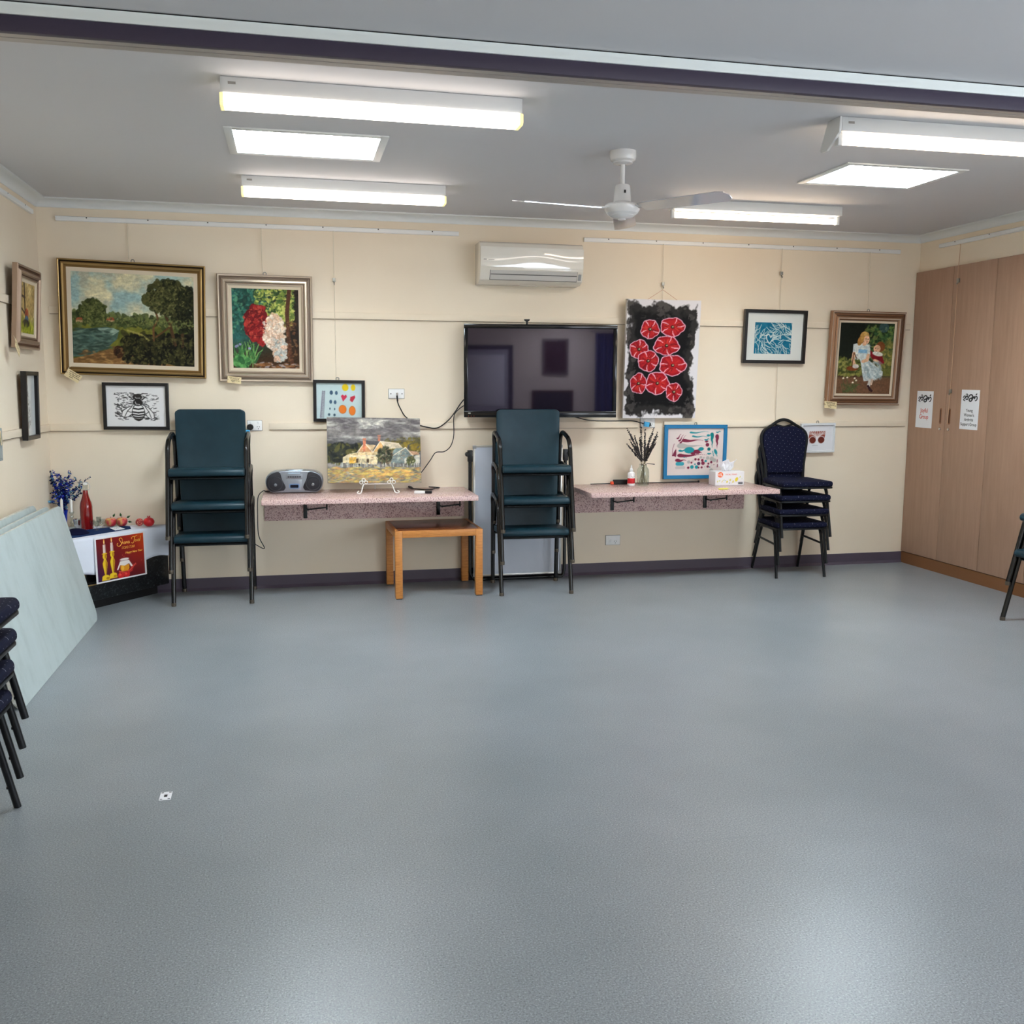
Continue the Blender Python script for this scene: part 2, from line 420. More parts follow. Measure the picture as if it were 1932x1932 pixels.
def moulding(name, w, h, prof, mats, parent):
    """mitred frame w x h (outside) swept from prof = [(inset, depth out of wall, material of the face to the next point)]"""
    b = MB(); loops = []
    for ins, dep, mi in prof:
        loops.append([(-w/2+ins, -dep, h/2-ins), (w/2-ins, -dep, h/2-ins), (w/2-ins, -dep, -h/2+ins), (-w/2+ins, -dep, -h/2+ins)])
    vs = [p for l in loops for p in l]; fs = []; ms = []
    for i in range(len(loops)-1):
        for k in range(4):
            fs.append((i*4+k, (i+1)*4+k, (i+1)*4+(k+1) % 4, i*4+(k+1) % 4)); ms.append(prof[i][2])
    b.v = vs; b.f = [list(f) for f in fs]; b.m = ms
    return b.build(name, mats, parent, sharp=20)
# ================================================================ SETTING
XO = 5.2
b = MB(); b.box(XL-0.3, XO, YF, D+0.1, -0.1, 0); struct(b.build('floor', FLOOR))
# weld line and scuffs in the vinyl
b = MB(); a_, c_ = Cp(1290, 1590), Cp(1800, 1541); b.prism([(a_.x, a_.y, 0), (c_.x, c_.y, 0), (c_.x, c_.y+0.003, 0), (a_.x, a_.y+0.003, 0)], (0, 0, 0.0004))
a_, c_ = Cp(545, 1303), Cp(700, 1295); b.prism([(a_.x, a_.y, 0), (c_.x, c_.y, 0), (c_.x, c_.y+0.003, 0), (a_.x, a_.y+0.003, 0)], (0, 0, 0.0004))
struct(b.build('trim_1', mat('vinyl_weld', (140, 146, 150), 0.4)))

b = MB(); b.box(XL-0.15, XO, D, D+0.12, 0, H); struct(b.build('wall_back', WALL))
b = MB(); b.box(XL-0.15, XL, YF, D, 0, H); struct(b.build('wall_left', WALL))
WINS = [(-2.3, -0.3), (0.4, 2.4)]
b = MB(); b.box(XR, XO, 2.4, D, 0, H); b.box(XR, XO, -0.3, 0.4, 0, H); b.box(XR, XO, YF, -2.3, 0, H)
for a_, c_ in WINS: b.box(XR, XO, a_, c_, 0, 0.9); b.box(XR, XO, a_, c_, 2.15, H)
struct(b.build('wall_right', WALL))
for i, (a_, c_) in enumerate(WINS):
    root = bpy.data.objects.new('window_%d' % (i+4), None); COL.objects.link(root); root.location = (XR+0.1, (a_+c_)/2, 1.525); struct(root)
    b = MB(); w_ = (c_-a_)/2
    for y0_, y1_ in ((-w_, -w_+0.04), (w_-0.04, w_), (-0.02, 0.02)): b.box(-0.02, 0.02, y0_, y1_, -0.625, 0.625)
    b.box(-0.02, 0.02, -w_, w_, -0.625, -0.585); b.box(-0.02, 0.02, -w_, w_, 0.585, 0.625); b.build('frame', TRIMW, root, bevel=0.003)
    ld = bpy.data.lights.new('portal', 'AREA'); ld.shape = 'RECTANGLE'; ld.size = 1.23; ld.size_y = c_-a_; ld.cycles.is_portal = True
    lo = bpy.data.objects.new('daylight_portal', ld); COL.objects.link(lo); lo.location = (XO+0.01, (a_+c_)/2, 1.525); lo.rotation_euler = (0, R(90), 0)
FX0, FX1 = 3.35, 4.75
b = MB(); b.box(XL-0.15, FX0, YF-0.12, YF, 0, H); b.box(FX1, XO, YF-0.12, YF, 0, H); b.box(FX0, FX1, YF-0.12, YF, 0, 0.9); b.box(FX0, FX1, YF-0.12, YF, 2.15, H); struct(b.build('wall_front', WALL))
root = bpy.data.objects.new('window_6', None); COL.objects.link(root); root.location = ((FX0+FX1)/2, YF-0.06, 1.525); struct(root)
b = MB(); w_ = (FX1-FX0)/2
for x0_, x1_ in ((-w_, -w_+0.04), (w_-0.04, w_), (-0.02, 0.02)): b.box(x0_, x1_, -0.02, 0.02, -0.585, 0.585)
b.box(-w_, w_, -0.02, 0.02, -0.625, -0.585); b.box(-w_, w_, -0.02, 0.02, 0.585, 0.625); b.build('frame', TRIMW, root, bevel=0.003)
ld = bpy.data.lights.new('portal', 'AREA'); ld.shape = 'RECTANGLE'; ld.size = FX1-FX0; ld.size_y = 1.23; ld.cycles.is_portal = True
lo = bpy.data.objects.new('daylight_portal', ld); COL.objects.link(lo); lo.location = ((FX0+FX1)/2, YF-0.13, 1.525); lo.rotation_euler = (R(90), 0, 0)
# ceiling with two skylight openings (rear room) and one added, unseen, to light the front room
SKY = [(-0.27, 0.47, 4.90, 5.40), (2.975, 3.69, 4.86, 5.36), (1.4, 2.2, -2.3, -1.7)]
def ceiling_with_holes(holes):
    xs = sorted({XL-0.15, XO, *[h[0] for h in holes], *[h[1] for h in holes]})
    ys = sorted({YF-0.1, D+0.1, *[h[2] for h in holes], *[h[3] for h in holes]})
    m = MB()
    for i in range(len(xs)-1):
        for j in range(len(ys)-1):
            cx, cy = (xs[i]+xs[i+1])/2, (ys[j]+ys[j+1])/2
            if any(h[0] < cx < h[1] and h[2] < cy < h[3] for h in holes): continue
            m.add([(xs[i], ys[j], H), (xs[i], ys[j+1], H), (xs[i+1], ys[j+1], H), (xs[i+1], ys[j], H)], [(0, 1, 2, 3)])
    return m
struct(ceiling_with_holes(SKY).build('ceiling', CEIL))
SKYM = mat('skylight_diffuser', (255, 255, 255), 0.5, emit=(232, 246, 255), es=44.0)
for i, (x0, x1, y0, y1) in enumerate(SKY):
    root = bpy.data.objects.new('window_%d' % (i+1), None); COL.objects.link(root); root.location = ((x0+x1)/2, (y0+y1)/2, H); struct(root)
    w, d = (x1-x0)/2, (y1-y0)/2
    sh = MB()
    for s in (-1, 1):
        sh.box(s*w-0.006, s*w+0.006, -d, d, 0.0, 0.16); sh.box(-w, w, s*d-0.006, s*d+0.006, 0.0, 0.16)
    sh.build('shaft', TRIMW, root)
    fr = MB()
    for s in (-1, 1):
        fr.box(s*w-0.02, s*w+0.02, -d-0.02, d+0.02, -0.008, -0.0005); fr.box(-w+0.02, w-0.02, s*d-0.02, s*d+0.02, -0.008, -0.0005)
    fr.build('frame', TRIMW, root, bevel=0.002)
    p = MB(); p.box(-w+0.005, w-0.005, -d+0.005, d-0.005, 0.10, 0.115); p.build('diffuser', SKYM, root)
# cove cornice
def cornice(name, p0, p1, out):
    p0, p1, out = Vector(p0), Vector(p1), Vector(out)
    prof = [(0, 0)]+[(0.070-0.062*math.cos(a), -0.055+0.047*math.sin(a)) for a in [R(t) for t in range(0, 91, 15)]]
    prof = [(0.0, 0.0), (0.0, -0.055), (0.006, -0.055)]+[(0.006+0.058*(1-math.cos(R(t))), -0.053+0.042*math.sin(R(t))) for t in range(0, 91, 15)]+[(0.072, -0.008), (0.072, 0.0)]
    m = MB(); m.prism([p0+out*a+Vector((0, 0, H-0.0005+z)) for a, z in prof], p1-p0); return struct(m.build(name, TRIMW, sharp=50))
cornice('trim_2', (XL, D, 0), (XR, D, 0), (0, -1, 0))
cornice('trim_3', (XL, BEAM+0.12, 0), (XL, D, 0), (1, 0, 0))
cornice('trim_4', (XR, BEAM+0.12, 0), (XR, D, 0), (-1, 0, 0))
# skirting: coved purple vinyl
b = MB(); b.prism([(XL, D, 0), (XL, D, 0.090), (XL, D-0.004, 0.090), (XL, D-0.006, 0.02), (XL, D-0.022, 0.001), (XL, D-0.022, 0)], (XR-XL-0.02, 0, 0)); struct(b.build('baseboard_back', SKIRT))
b = MB(); b.prism([(XL, YF, 0), (XL, YF, 0.090), (XL+0.004, YF, 0.090), (XL+0.006, YF, 0.02), (XL+0.022, YF, 0.001), (XL+0.022, YF, 0)], (0, D-YF-0.03, 0)); struct(b.build('baseboard_left', SKIRT))
# wall battens (same paint as the wall)
k = 5
def batten(axis, a0, a1, z0, z1):
    global k
    m = MB()
    g = MB()
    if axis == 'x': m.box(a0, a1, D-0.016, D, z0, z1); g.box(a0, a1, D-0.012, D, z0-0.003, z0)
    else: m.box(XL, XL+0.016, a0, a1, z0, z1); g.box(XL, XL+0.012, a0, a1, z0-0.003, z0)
    o = struct(m.build('trim_%d' % k, WALL, bevel=0.002)); g.build('shadow_line', mat('shadow_line_brown', (140, 124, 102), 0.9), o); k += 1  # thin brown strip paints the shadow line under each batten
zl0, zl1, zu0, zu1 = 1.141, 1.188, 1.922, 1.968
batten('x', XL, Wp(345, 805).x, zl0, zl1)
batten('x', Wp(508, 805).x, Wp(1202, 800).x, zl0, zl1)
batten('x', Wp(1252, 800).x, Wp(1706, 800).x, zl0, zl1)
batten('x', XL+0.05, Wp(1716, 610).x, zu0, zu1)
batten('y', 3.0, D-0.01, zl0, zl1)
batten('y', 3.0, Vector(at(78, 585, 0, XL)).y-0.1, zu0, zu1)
# header over the wide opening: white fascia, purple architrave, aluminium partition track
root = bpy.data.objects.new('trim_%d' % k, None); COL.objects.link(root); root.location = (0, BEAM, H); struct(root); k += 1
x0, x1 = XL, XR
b = MB(); b.box(x0, x1, 0, 0.125, -0.042, -0.0055); b.build('fascia', mat('white_fascia_paint', (238, 244, 242), 0.45), root, bevel=0.001)
b = MB(); b.box(x0, x1, 0.006, 0.12, -0.0055, 0.0); b.build('shadow_gap', DARK, root)
b = MB(); b.box(x0, Wp(1456, 160).x, 0.004, 0.03, -0.094, -0.043); b.box(1.9, x1, 0.0045, 0.03, -0.0945, -0.043); b.build('architrave', PURPLE, root, bevel=0.0015)
b = MB(); b.box(x0, x1, 0.030, 0.070, -0.091, -0.043); b.box(x0, x1, 0.078, 0.116, -0.091, -0.043); b.box(x0, x1, 0.0705, 0.0775, -0.06, -0.05); b.build('partition_track', TRACKM, root)
b = MB(); b.box(x0, x1, 0.0702, 0.0778, -0.08, -0.062); b.build('track_slot', DARK, root)

# front room, behind the camera: door, curtains, pictures, seen mirrored in the television
root = bpy.data.objects.new('door_1', None); COL.objects.link(root); root.location = (0.5, YF, 0); struct(root)
b = MB(); b.box(-0.46, 0.46, 0.005, 0.04, 0.01, 2.08); b.build('door_leaf', mat('pale_lilac_door', (188, 184, 190), 0.4), root, bevel=0.003)
b = MB(); b.box(-0.53, -0.46, 0.003, 0.06, 0, 2.15); b.box(0.46, 0.53, 0.003, 0.06, 0, 2.15); b.box(-0.46, 0.46, 0.003, 0.06, 2.08, 2.15); b.build('door_frame', PURPLE, root, bevel=0.003)
b = MB(); b.box(-0.38, 0.38, 0.041, 0.046, 1.1, 1.98); b.build('door_panel', WHITEP, root, bevel=0.002)
b = MB(); b.lathe([(0.012, 0.04), (0.012, 0.075), (0.028, 0.08), (0.028, 0.11), (0.01, 0.115)], (0.38, 0, 1.0), 16, axis='y'); b.build('door_handle', CHROME, root)
t = thing('framed_painting', 'dark red figure painting on the front room wall, mirrored in the television', 'picture', (1.76, YF+0.002, 1.95), PI)
b = MB(); b.box(-0.19, 0.19, -0.02, -0.012, -0.27, 0.27); b.build('painting', mat('dark_red_canvas', (62, 20, 26), 0.4), t)
b = MB()
for s in (-1, 1): b.box(s*0.21-0.02, s*0.21+0.02, -0.03, 0, -0.31, 0.31); b.box(-0.19, 0.19, -0.03, 0, s*0.29-0.02, s*0.29+0.02)
b.build('frame', mat('grey_brown_frame', (120, 104, 100), 0.4), t)
t = thing('notice_board', 'dark notice board low on the front room wall, mirrored in the television', 'board', (1.72, YF+0.002, 1.02), PI)
b = MB(); b.box(-0.33, 0.33, -0.02, -0.01, -0.33, 0.33); b.build('board', mat('dark_board', (34, 26, 30), 0.5), t)
b = MB()
for s in (-1, 1): b.box(s*0.345-0.015, s*0.345+0.015, -0.03, 0, -0.36, 0.36); b.box(-0.33, 0.33, -0.03, 0, s*0.345-0.015, s*0.345+0.015)
b.build('frame', mat('red_brown_frame', (90, 46, 40), 0.4), t)
cm = mat('blue_curtain_fabric', (40, 52, 108), 0.9)
c_ = thing('curtain', 'blue pleated curtain on the front room wall, mirrored in the television', 'curtain', (2.85, YF+0.09, 0))
b = MB(); b.grid(lambda u, v: ((u-0.5)*0.8, 0.03*math.sin(u*44)+0.004*math.sin(v*7), 0.15+v*2.2), 110, 6); b.build('drape', cm, c_, solid=0.004)
b = MB(); b.tube([(-0.5, 0, 2.38), (0.5, 0, 2.38)], 0.012); b.build('rod', ALU, c_)

# ================================================================ LAMPS ON THE CEILING
LWARM = mat('lit_diffuser', (255, 255, 255), 0.4, emit=(255, 240, 226), es=5.0)
LTUBE = mat('lit_tube', (255, 255, 255), 0.4, emit=(255, 228, 196), es=12)
LEND = mat('acrylic_end_cap', (236, 226, 176), 0.4, emit=(236, 220, 150), es=0.7)
BODY = mat('white_enamel_steel', (222, 222, 220), 0.35)
def batten_lamp(x0, y, label, diffuser, L=1.205, rz=0.0):
    t = thing('fluorescent_lamp', label, 'lamp', (x0+L/2, y, H), rz, 'fluorescent batten lamps on the ceiling')
    b = MB(); b.box(-L/2, L/2, -0.045, 0.045, -0.063, -0.0008); b.build('body', BODY, t, bevel=0.004)
    if diffuser:
        b = MB(); b.prism([(-L/2+0.012, y_, z) for y_, z in [(-0.046, -0.065), (-0.049, -0.070), (-0.049, -0.100), (-0.042, -0.108), (0.042, -0.108), (0.049, -0.100), (0.049, -0.070), (0.046, -0.065)]], (L-0.024, 0, 0)); b.build('diffuser', LWARM, t)
        for s in (-1, 1):
            b = MB(); b.prism([(s*(L/2-0.011), y_, z) for y_, z in [(-0.047, -0.064), (-0.0505, -0.070), (-0.0505, -0.101), (-0.043, -0.110), (0.043, -0.110), (0.0505, -0.101), (0.0505, -0.070), (0.047, -0.064)]], (s*0.014, 0, 0)); b.build('end_cap', LEND, t, bevel=0.001)
    else:
        b = MB(); b.tube([(-L/2+0.03, 0, -0.094), (L/2-0.03, 0, -0.094)], 0.019, 16); b.build('tube', LTUBE, t)
        for s in (-1, 1):
            b = MB(); b.box(s*(L/2-0.012)-0.012, s*(L/2-0.012)+0.012, -0.016, 0.016, -0.118, -0.0635); b.build('lamp_holder', BODY, t, bevel=0.004)
    b = MB(); b.box(-L/2+0.03, -L/2+0.06, -0.0465, -0.0448, -0.03, -0.02); b.build('rating_label', mat('grey_sticker', (150, 145, 138), 0.6), t)
    return t
batten_lamp(-0.251, 4.165, 'long lamp with a lit diffuser nearest the header, left of the fan', True, L=1.228, rz=R(0.6))
batten_lamp(-0.262, 6.015, 'lamp with a lit diffuser by the back wall, left of the fan', True, L=1.20, rz=R(0.6))
t = batten_lamp(2.437, 4.09, 'bare tube lamp with a white end plate nearest the header, cut by the right edge', False, L=1.23, rz=R(-0.6))
b = MB(); b.prism([(-0.630, y_, z) for y_, z in [(-0.05, -0.001), (0.055, -0.001), (0.115, -0.118), (0.100, -0.128), (0.055, -0.128), (-0.045, -0.07)]], (0.012, 0, 0)); b.build('end_plate', BODY, t, bevel=0.002)
batten_lamp(2.433, 6.055, 'bare tube lamp by the back wall, behind the fan blade', False, L=1.21, rz=R(-0.6))
batten_lamp(0.1, 1.2, 'added lamp with a lit diffuser, unseen overhead in the front room', True)  # added out of view to light the front room
batten_lamp(2.45, 1.2, 'second lamp with a lit diffuser overhead in the front room', True)
batten_lamp(0.1, -1.6, 'added unseen lamp with a lit diffuser near the front room door', True)  # extra lamp behind the camera, put in for its light
batten_lamp(2.3, -1.6, 'added unseen lamp with a lit diffuser near the blue curtain', True)  # likewise added behind the camera for more light

# ---------------------------------------------------------------- ceiling fan
FANW = mat('white_fan_enamel', (228, 226, 224), 0.22, coat=0.3)
t = thing('ceiling_fan', 'white three-bladed ceiling fan on a short rod', 'fan', (1.70, 4.91, H))
b = MB(); b.lathe([(0.0, -0.0005), (0.069, -0.0005), (0.069, -0.03), (0.064, -0.045), (0.05, -0.052), (0.05, -0.06), (0.03, -0.066), (0, -0.066)], n=32); b.build('canopy', FANW, t)
b = MB(); b.tube([(0, 0, -0.06), (0, 0, -0.18)], 0.0125, 14); b.build('rod', FANW, t)
b = MB(); b.lathe([(0, -0.168), (0.036, -0.168), (0.041, -0.175), (0.047, -0.256), (0.0, -0.256)], n=32); mc = b.build('motor_cover', FANW, t)
b = MB(); b.box(-0.006, 0.004, -0.0468, -0.0445, -0.215, -0.2); b.build('switch', BLACKP, mc)
b = MB(); b.lathe([(0, -0.257), (0.045, -0.257), (0.045, -0.262), (0.085, -0.266), (0.092, -0.275), (0.092, -0.295), (0.083, -0.308), (0.082, -0.311), (0.066, -0.322), (0.065, -0.325), (0.045, -0.336), (0.022, -0.339), (0.02, -0.345), (0, -0.348)], n=40); b.build('motor', FANW, t)
for ang in (189, 309, 69):
    bl = MB(); M = Matrix.Rotation(R(ang), 4, 'Z') @ Matrix.Rotation(R(-11), 4, 'X')
    out = [(0.115, -0.045), (0.15, -0.056), (0.56, -0.066), (0.60, -0.052), (0.612, -0.015), (0.605, 0.035), (0.575, 0.062), (0.15, 0.056), (0.115, 0.045)]
    bl.prism([M @ Vector((x, y, -0.0025)) + Vector((0, 0, -0.29)) for x, y in out], M.to_3x3() @ Vector((0, 0, 0.005)))
    bo = bl.build('blade', mat('silver_fan_blade', (214, 214, 218), 0.12, 0.6), t)
    br = MB(); br.prism([M @ Vector((x, y, 0.003)) + Vector((0, 0, -0.29)) for x, y in [(0.07, -0.02), (0.15, -0.03), (0.165, 0), (0.15, 0.03), (0.07, 0.02)]], (0, 0, 0.004)); br.build('bracket', FANW, bo, bevel=0.001)

# ---------------------------------------------------------------- hanging rails and cords
def rail(label, p0, p1, z, out):
    p0, p1 = Vector(p0), Vector(p1); L_ = (p1-p0).length; mid = (p0+p1)/2; ang = math.atan2((p1-p0).y, (p1-p0).x)
    t = thing('hanging_rail', label, 'rail', (mid.x, mid.y, z), ang, 'picture hanging rails')
    b = MB(); b.prism([(-L_/2, y, zz) for y, zz in [(0, 0.014), (-0.014, 0.014), (-0.020, 0.010), (-0.020, -0.013), (-0.016, -0.017), (0, -0.017)]], (L_, 0, 0)); b.build('channel', mat('white_rail_enamel', (240, 240, 238), 0.3), t)
    n = max(2, int(L_/0.34))
    for i in range(n):
        s = MB(); s.lathe([(0, -0.0218), (0.004, -0.0212), (0.0045, -0.020)], (-L_/2+L_*(i+0.5)/n, 0, 0.006), 8, axis='y'); s.build('screw', mat('dark_screw', (60, 56, 52), 0.4, 0.7), t)
zr = 2.541
xa, xb, xc, xd = Wp(105, 406).x, Wp(865, 443).x, Wp(1101, 455).x, Wp(1697, 468).x
rail('long white hanging rail above the gold framed landscape', (xa, D, 0), (xb, D, 0), zr, -1)
rail('white hanging rail above the poppy canvas', (xc, D, 0), (xd, D, 0), zr-0.005, -1)
ra = at(0, 367, 0, XL); rb = at(57, 402, 0, XL)
rail('white hanging rail on the left wall', (XL, 4.6, 0), (XL, rb.y, 0), rb.z+0.012, 1)
rc = at(1776, 459, 0, XR)
rail('white hanging rail above the cupboards', (XR, rc.y, 0), (XR, 4.9, 0), 2.555, 1)
def cord(label, x, ztop, zbot, hooks, y=D-0.016, group='hanging cords'):
    t = thing('picture_hanger', label, 'cord', (x, y, ztop), 0, group)
    b = MB(); b.tube([(0, 0, 0), (0, 0, zbot-ztop)], 0.0022, 6); b.build('line', STRING, t)
    for z in hooks:
        b = MB(); b.box(-0.010, 0.010, -0.009, 0.004, z-ztop-0.004, z-ztop+0.022); b.tube([(0, -0.004, z-ztop-0.003), (0, -0.01, z-ztop-0.018), (0, -0.018, z-ztop-0.026), (0, -0.02, z-ztop-0.014)], 0.0035, 6); b.build('hook', mat('steel_hook', (150, 148, 140), 0.35, 0.7), t, bevel=0.001)
# ================================================================ FURNITURE
# ---------------------------------------------------------------- built-in cupboards along the right wall
cup = thing('cupboard', 'tall beige built-in cupboard wall with signs on its doors', 'cupboard', (XC, D-0.002, 0))
b = MB(); b.box(0.019, XR-XC-0.001, -2.40, -0.001, 0.0, 2.377); b.build('carcass', CUPBD, cup)
b = MB(); b.box(0.006, 0.018, -2.40, -0.006, 0.0, 0.093); b.build('kickboard', mat('brown_kickboard', (122, 80, 48), 0.4), cup)
edges = [-0.004, -0.462, -0.930, -1.398, -1.866, -2.39]
for i in range(5):
    a_, c_ = edges[i]-0.002, edges[i+1]+0.002
    b = MB(); b.box(0, 0.018, c_, a_, 0.098, 2.376); d_ = b.build('door', CUPB, cup, bevel=0.0015)
    if i in (0, 1, 2, 3):
        s = edges[i+1]+0.052 if i % 2 == 0 else edges[i]-0.052
        h_ = MB(); h_.prism([(-0.0015, s+y, 1.235+z) for y, z in rrect(0.026, 0.125, 0.0125)], (0.003, 0, 0)); hh = h_.build('handle', mat('brown_recess_pull', (140, 96, 66), 0.4), d_)
        h_ = MB(); h_.prism([(-0.0028, s+y, 1.235+z) for y, z in rrect(0.011, 0.104, 0.005)], (0.002, 0, 0)); h_.build('recess', mat('dark_brown_recess', (74, 42, 24), 0.6), d_)
        l_ = MB(); l_.lathe([(0, -0.008), (0.009, -0.008), (0.011, -0.006), (0.012, 0.001)], (0, s-0.002 if i % 2 == 0 else s+0.002, 1.135), 16, axis='x'); l_.build('lock', CHROME, d_)

# ---------------------------------------------------------------- fold-down wall tables
def wall_table(x0, x1, label, brs):
    yf, yb, z = -0.60, -0.004, 0.707
    t = thing('wall_table', label, 'table', (x0, D, 0), 0, 'pink wall tables')
    b = MB(); b.box(0, x1-x0, yf, yb, z-0.034, z); b.build('tabletop', PINK, t, bevel=0.003)
    b = MB(); b.box(0.0, x1-x0, -0.022, -0.0015, 0.49, z-0.0345); b.build('ledger', PINK, t, bevel=0.002)
    for xx in brs:
        b = MB(); q = xx-x0
        b.box(q-0.013, q+0.013, -0.034, -0.0225, 0.505, z-0.035)
        b.box(q-0.010, q+0.010, -0.40, -0.03, z-0.045, z-0.035)
        b.tube([(q+0.012, -0.10, z-0.132), (q+0.15, -0.10, z-0.118)], 0.0055, 8); b.tube([(q+0.15, -0.10, z-0.135), (q+0.15, -0.10, z-0.0345)], 0.006, 8); b.box(q+0.012, q+0.022, -0.105, -0.03, z-0.138, z-0.128)
        b.build('bracket', BLKMETAL, t, bevel=0.001)
    return t
wall_table(-0.220, 1.225, 'pink speckled wall table holding the silver radio', (0.065, 1.03))
wall_table(2.035, 3.492, 'pink speckled wall table holding the tissue box', (2.385, 3.155))

# ---------------------------------------------------------------- small wooden table
t = thing('side_table', 'low square pine table with a brown top', 'table', (0.949, 6.712, 0), R(1.6))
w, d, hh, l = 0.305, 0.270, 0.472, 0.049
b = MB(); b.box(-w+l*0.5, w-l*0.5, -d+l*0.5, d-l*0.5, hh-0.02, hh+0.0005); b.build('tabletop', WOODT, t, bevel=0.001)
for n_, (a0, a1, b0, b1) in {'f': (-w+l, w-l, -d, -d+0.03), 'b': (-w+l, w-l, d-0.03, d), 'l': (-w, -w+0.03, -d+l, d-l), 'r': (w-0.03, w, -d+l, d-l)}.items():
    b = MB(); b.box(a0, a1, b0, b1, hh-0.046, hh); b.build('apron', WOOD, t, bevel=0.002)
for sx in (-1, 1):
    for sy in (-1, 1):
        b = MB(); b.box(min(sx*w, sx*(w-l)), max(sx*w, sx*(w-l)), min(sy*d, sy*(d-l)), max(sy*d, sy*(d-l)), 0.006, hh-0.0002); lg = b.build('leg', WOOD, t, bevel=0.003)
        b = MB(); b.box(sx*(w-l/2)-0.021, sx*(w-l/2)+0.021, sy*(d-l/2)-0.021, sy*(d-l/2)+0.021, 0, 0.0065); b.build('foot_pad', BLACKP, lg)

# ---------------------------------------------------------------- green stacking armchairs
def make_armchair(label, loc, rz, group):
    t = thing('stacking_armchair', label, 'chair', loc, rz, group)
    X, r = 0.250, 0.0150
    for s in (-1, 1):
        x = s*X
        b = MB(); b.tube([(x, 0, 0.012), (x, 0.128, 0.54)], r, 12); lg = b.build('leg', BLKMETAL, t)
        b = MB(); b.lathe([(0, 0), (0.0160, 0), (0.0163, 0.02), (0.0153, 0.024)], (x, 0.0005, 0), 12); b.build('foot_cap', WORN, lg)
        b = MB(); b.tube([(x, 0.125, 0.527)]+smooth([(x, 0.128, 0.54), (x, 0.142, 0.588), (x, 0.178, 0.628), (x, 0.225, 0.648), (x, 0.34, 0.672), (x, 0.395, 0.668), (x*0.985, 0.425, 0.636), (x*0.975, 0.430, 0.60)], 5), r+0.0006, 12); b.build('armrest', BLKMETAL, t)
        b = MB(); b.tube([(x*0.975, 0.430, 0.61), (x*0.96, 0.458, 0.012)], r, 12); lg = b.build('leg', BLKMETAL, t)
        b = MB(); b.lathe([(0, 0), (0.0160, 0), (0.0163, 0.02), (0.0153, 0.024)], (x*0.96, 0.458, 0), 12); b.build('foot_cap', WORN, lg)
    b = MB()
    b.tube([(-X, 0.098, 0.395), (X, 0.098, 0.395)], 0.011, 10); b.tube([(-X*0.97, 0.437, 0.385), (X*0.97, 0.437, 0.385)], 0.011, 10)
    for s in (-1, 1):
        b.tube([(s*0.20, 0.098, 0.395), (s*0.20, 0.405, 0.375), (s*0.20, 0.428, 0.45), (s*0.20, 0.445, 0.80)], 0.009, 8)
        b.tube(smooth([(s*0.205, 0.43, 0.5), (s*0.235, 0.44, 0.56), (s*0.242, 0.437, 0.59)], 3), 0.009, 8)
    b.build('seat_frame', BLKMETAL, t)
    # seat: side profile swept across, rolled front edge
    prof = [(0.40, 0.400), (0.13, 0.412), (0.070, 0.408)]+[(0.065+0.027*math.cos(R(a)), 0.432+0.026*math.sin(R(a))) for a in (235, 210, 180, 150, 125, 100)]+[(0.13, 0.459), (0.25, 0.452), (0.37, 0.444), (0.405, 0.444)]
    b = MB(); b.prism([(-0.240, y, z) for y, z in prof], (0.480, 0, 0)); b.build('seat', GREEN, t, bevel=0.010, seg=3, sharp=60)
    # back: one upholstered sheet, narrower at the bottom
    def back(u, v, off):
        hw = 0.219+0.014*min(1, v*1.7); e_ = max(0, (v-0.93)/0.07); hw -= 0.028*(1-math.sqrt(max(0, 1-e_*e_)))
        y = 0.385+0.030*v-0.055*(u-0.5)**2+0.010*math.sin(v*PI*1.1)-0.018*(1-v)**3
        z = 0.425+0.415*v
        return Vector(((u-0.5)*2*hw, y-0.0+off, z))
    b = MB(); nu, nv = 12, 30
    loop = []
    vs = [back(i/nu, j/nv, o) for o in (0.0, 0.026) for j in range(nv+1) for i in range(nu+1)]
    N1 = (nu+1)*(nv+1); fs = []
    for j in range(nv):
        for i in range(nu):
            q = j*(nu+1)+i
            fs.append((q, q+1, q+nu+2, q+nu+1)); fs.append((N1+q, N1+q+nu+1, N1+q+nu+2, N1+q+1))
    for i in range(nu):
        fs.append((i+1, i, N1+i, N1+i+1)); q = nv*(nu+1)+i; fs.append((q, q+1, N1+q+1, N1+q))
    for j in range(nv):
        q = j*(nu+1); fs.append((q, q+nu+1, N1+q+nu+1, N1+q)); q += nu; fs.append((q+nu+1, q, N1+q, N1+q+nu+1))
    b.add(vs, fs); b.build('backrest', GREEN, t, bevel=0.007, seg=3, sharp=60)
    return t
gA, gB, gC = 'green armchairs stacked on the left', 'green armchairs stacked in the middle', 'green armchairs stacked at the right edge'
pc = make_armchair('green vinyl armchair standing on the floor, bottom of the stack left of the radio', (-0.554, 6.535, 0), R(-1.3), gA)
def ac(x, y, z, rz, label, g): dup(pc, (x, y, z), R(rz), label, g)
ac(-0.560, 6.523, 0.222, -1.3, 'green vinyl armchair, middle of the stack left of the radio', gA)
ac(-0.570, 6.511, 0.448, -1.5, 'green vinyl armchair on top of the stack left of the radio', gA)
ac(1.636, 6.395, 0.0, -2.6, 'green vinyl armchair standing on the floor, bottom of the stack in front of the whiteboard', gB)
ac(1.638, 6.383, 0.224, -2.6, 'green vinyl armchair, middle of the stack in front of the whiteboard', gB)
ac(1.640, 6.371, 0.448, -2.8, 'green vinyl armchair on top of the stack in front of the television', gB)
ac(4.338, 4.826, 0.0, -90, 'lower green armchair at the right edge beside the cupboards', gC)
ac(4.358, 4.826, 0.226, -90, 'upper green armchair at the right edge beside the cupboards', gC)

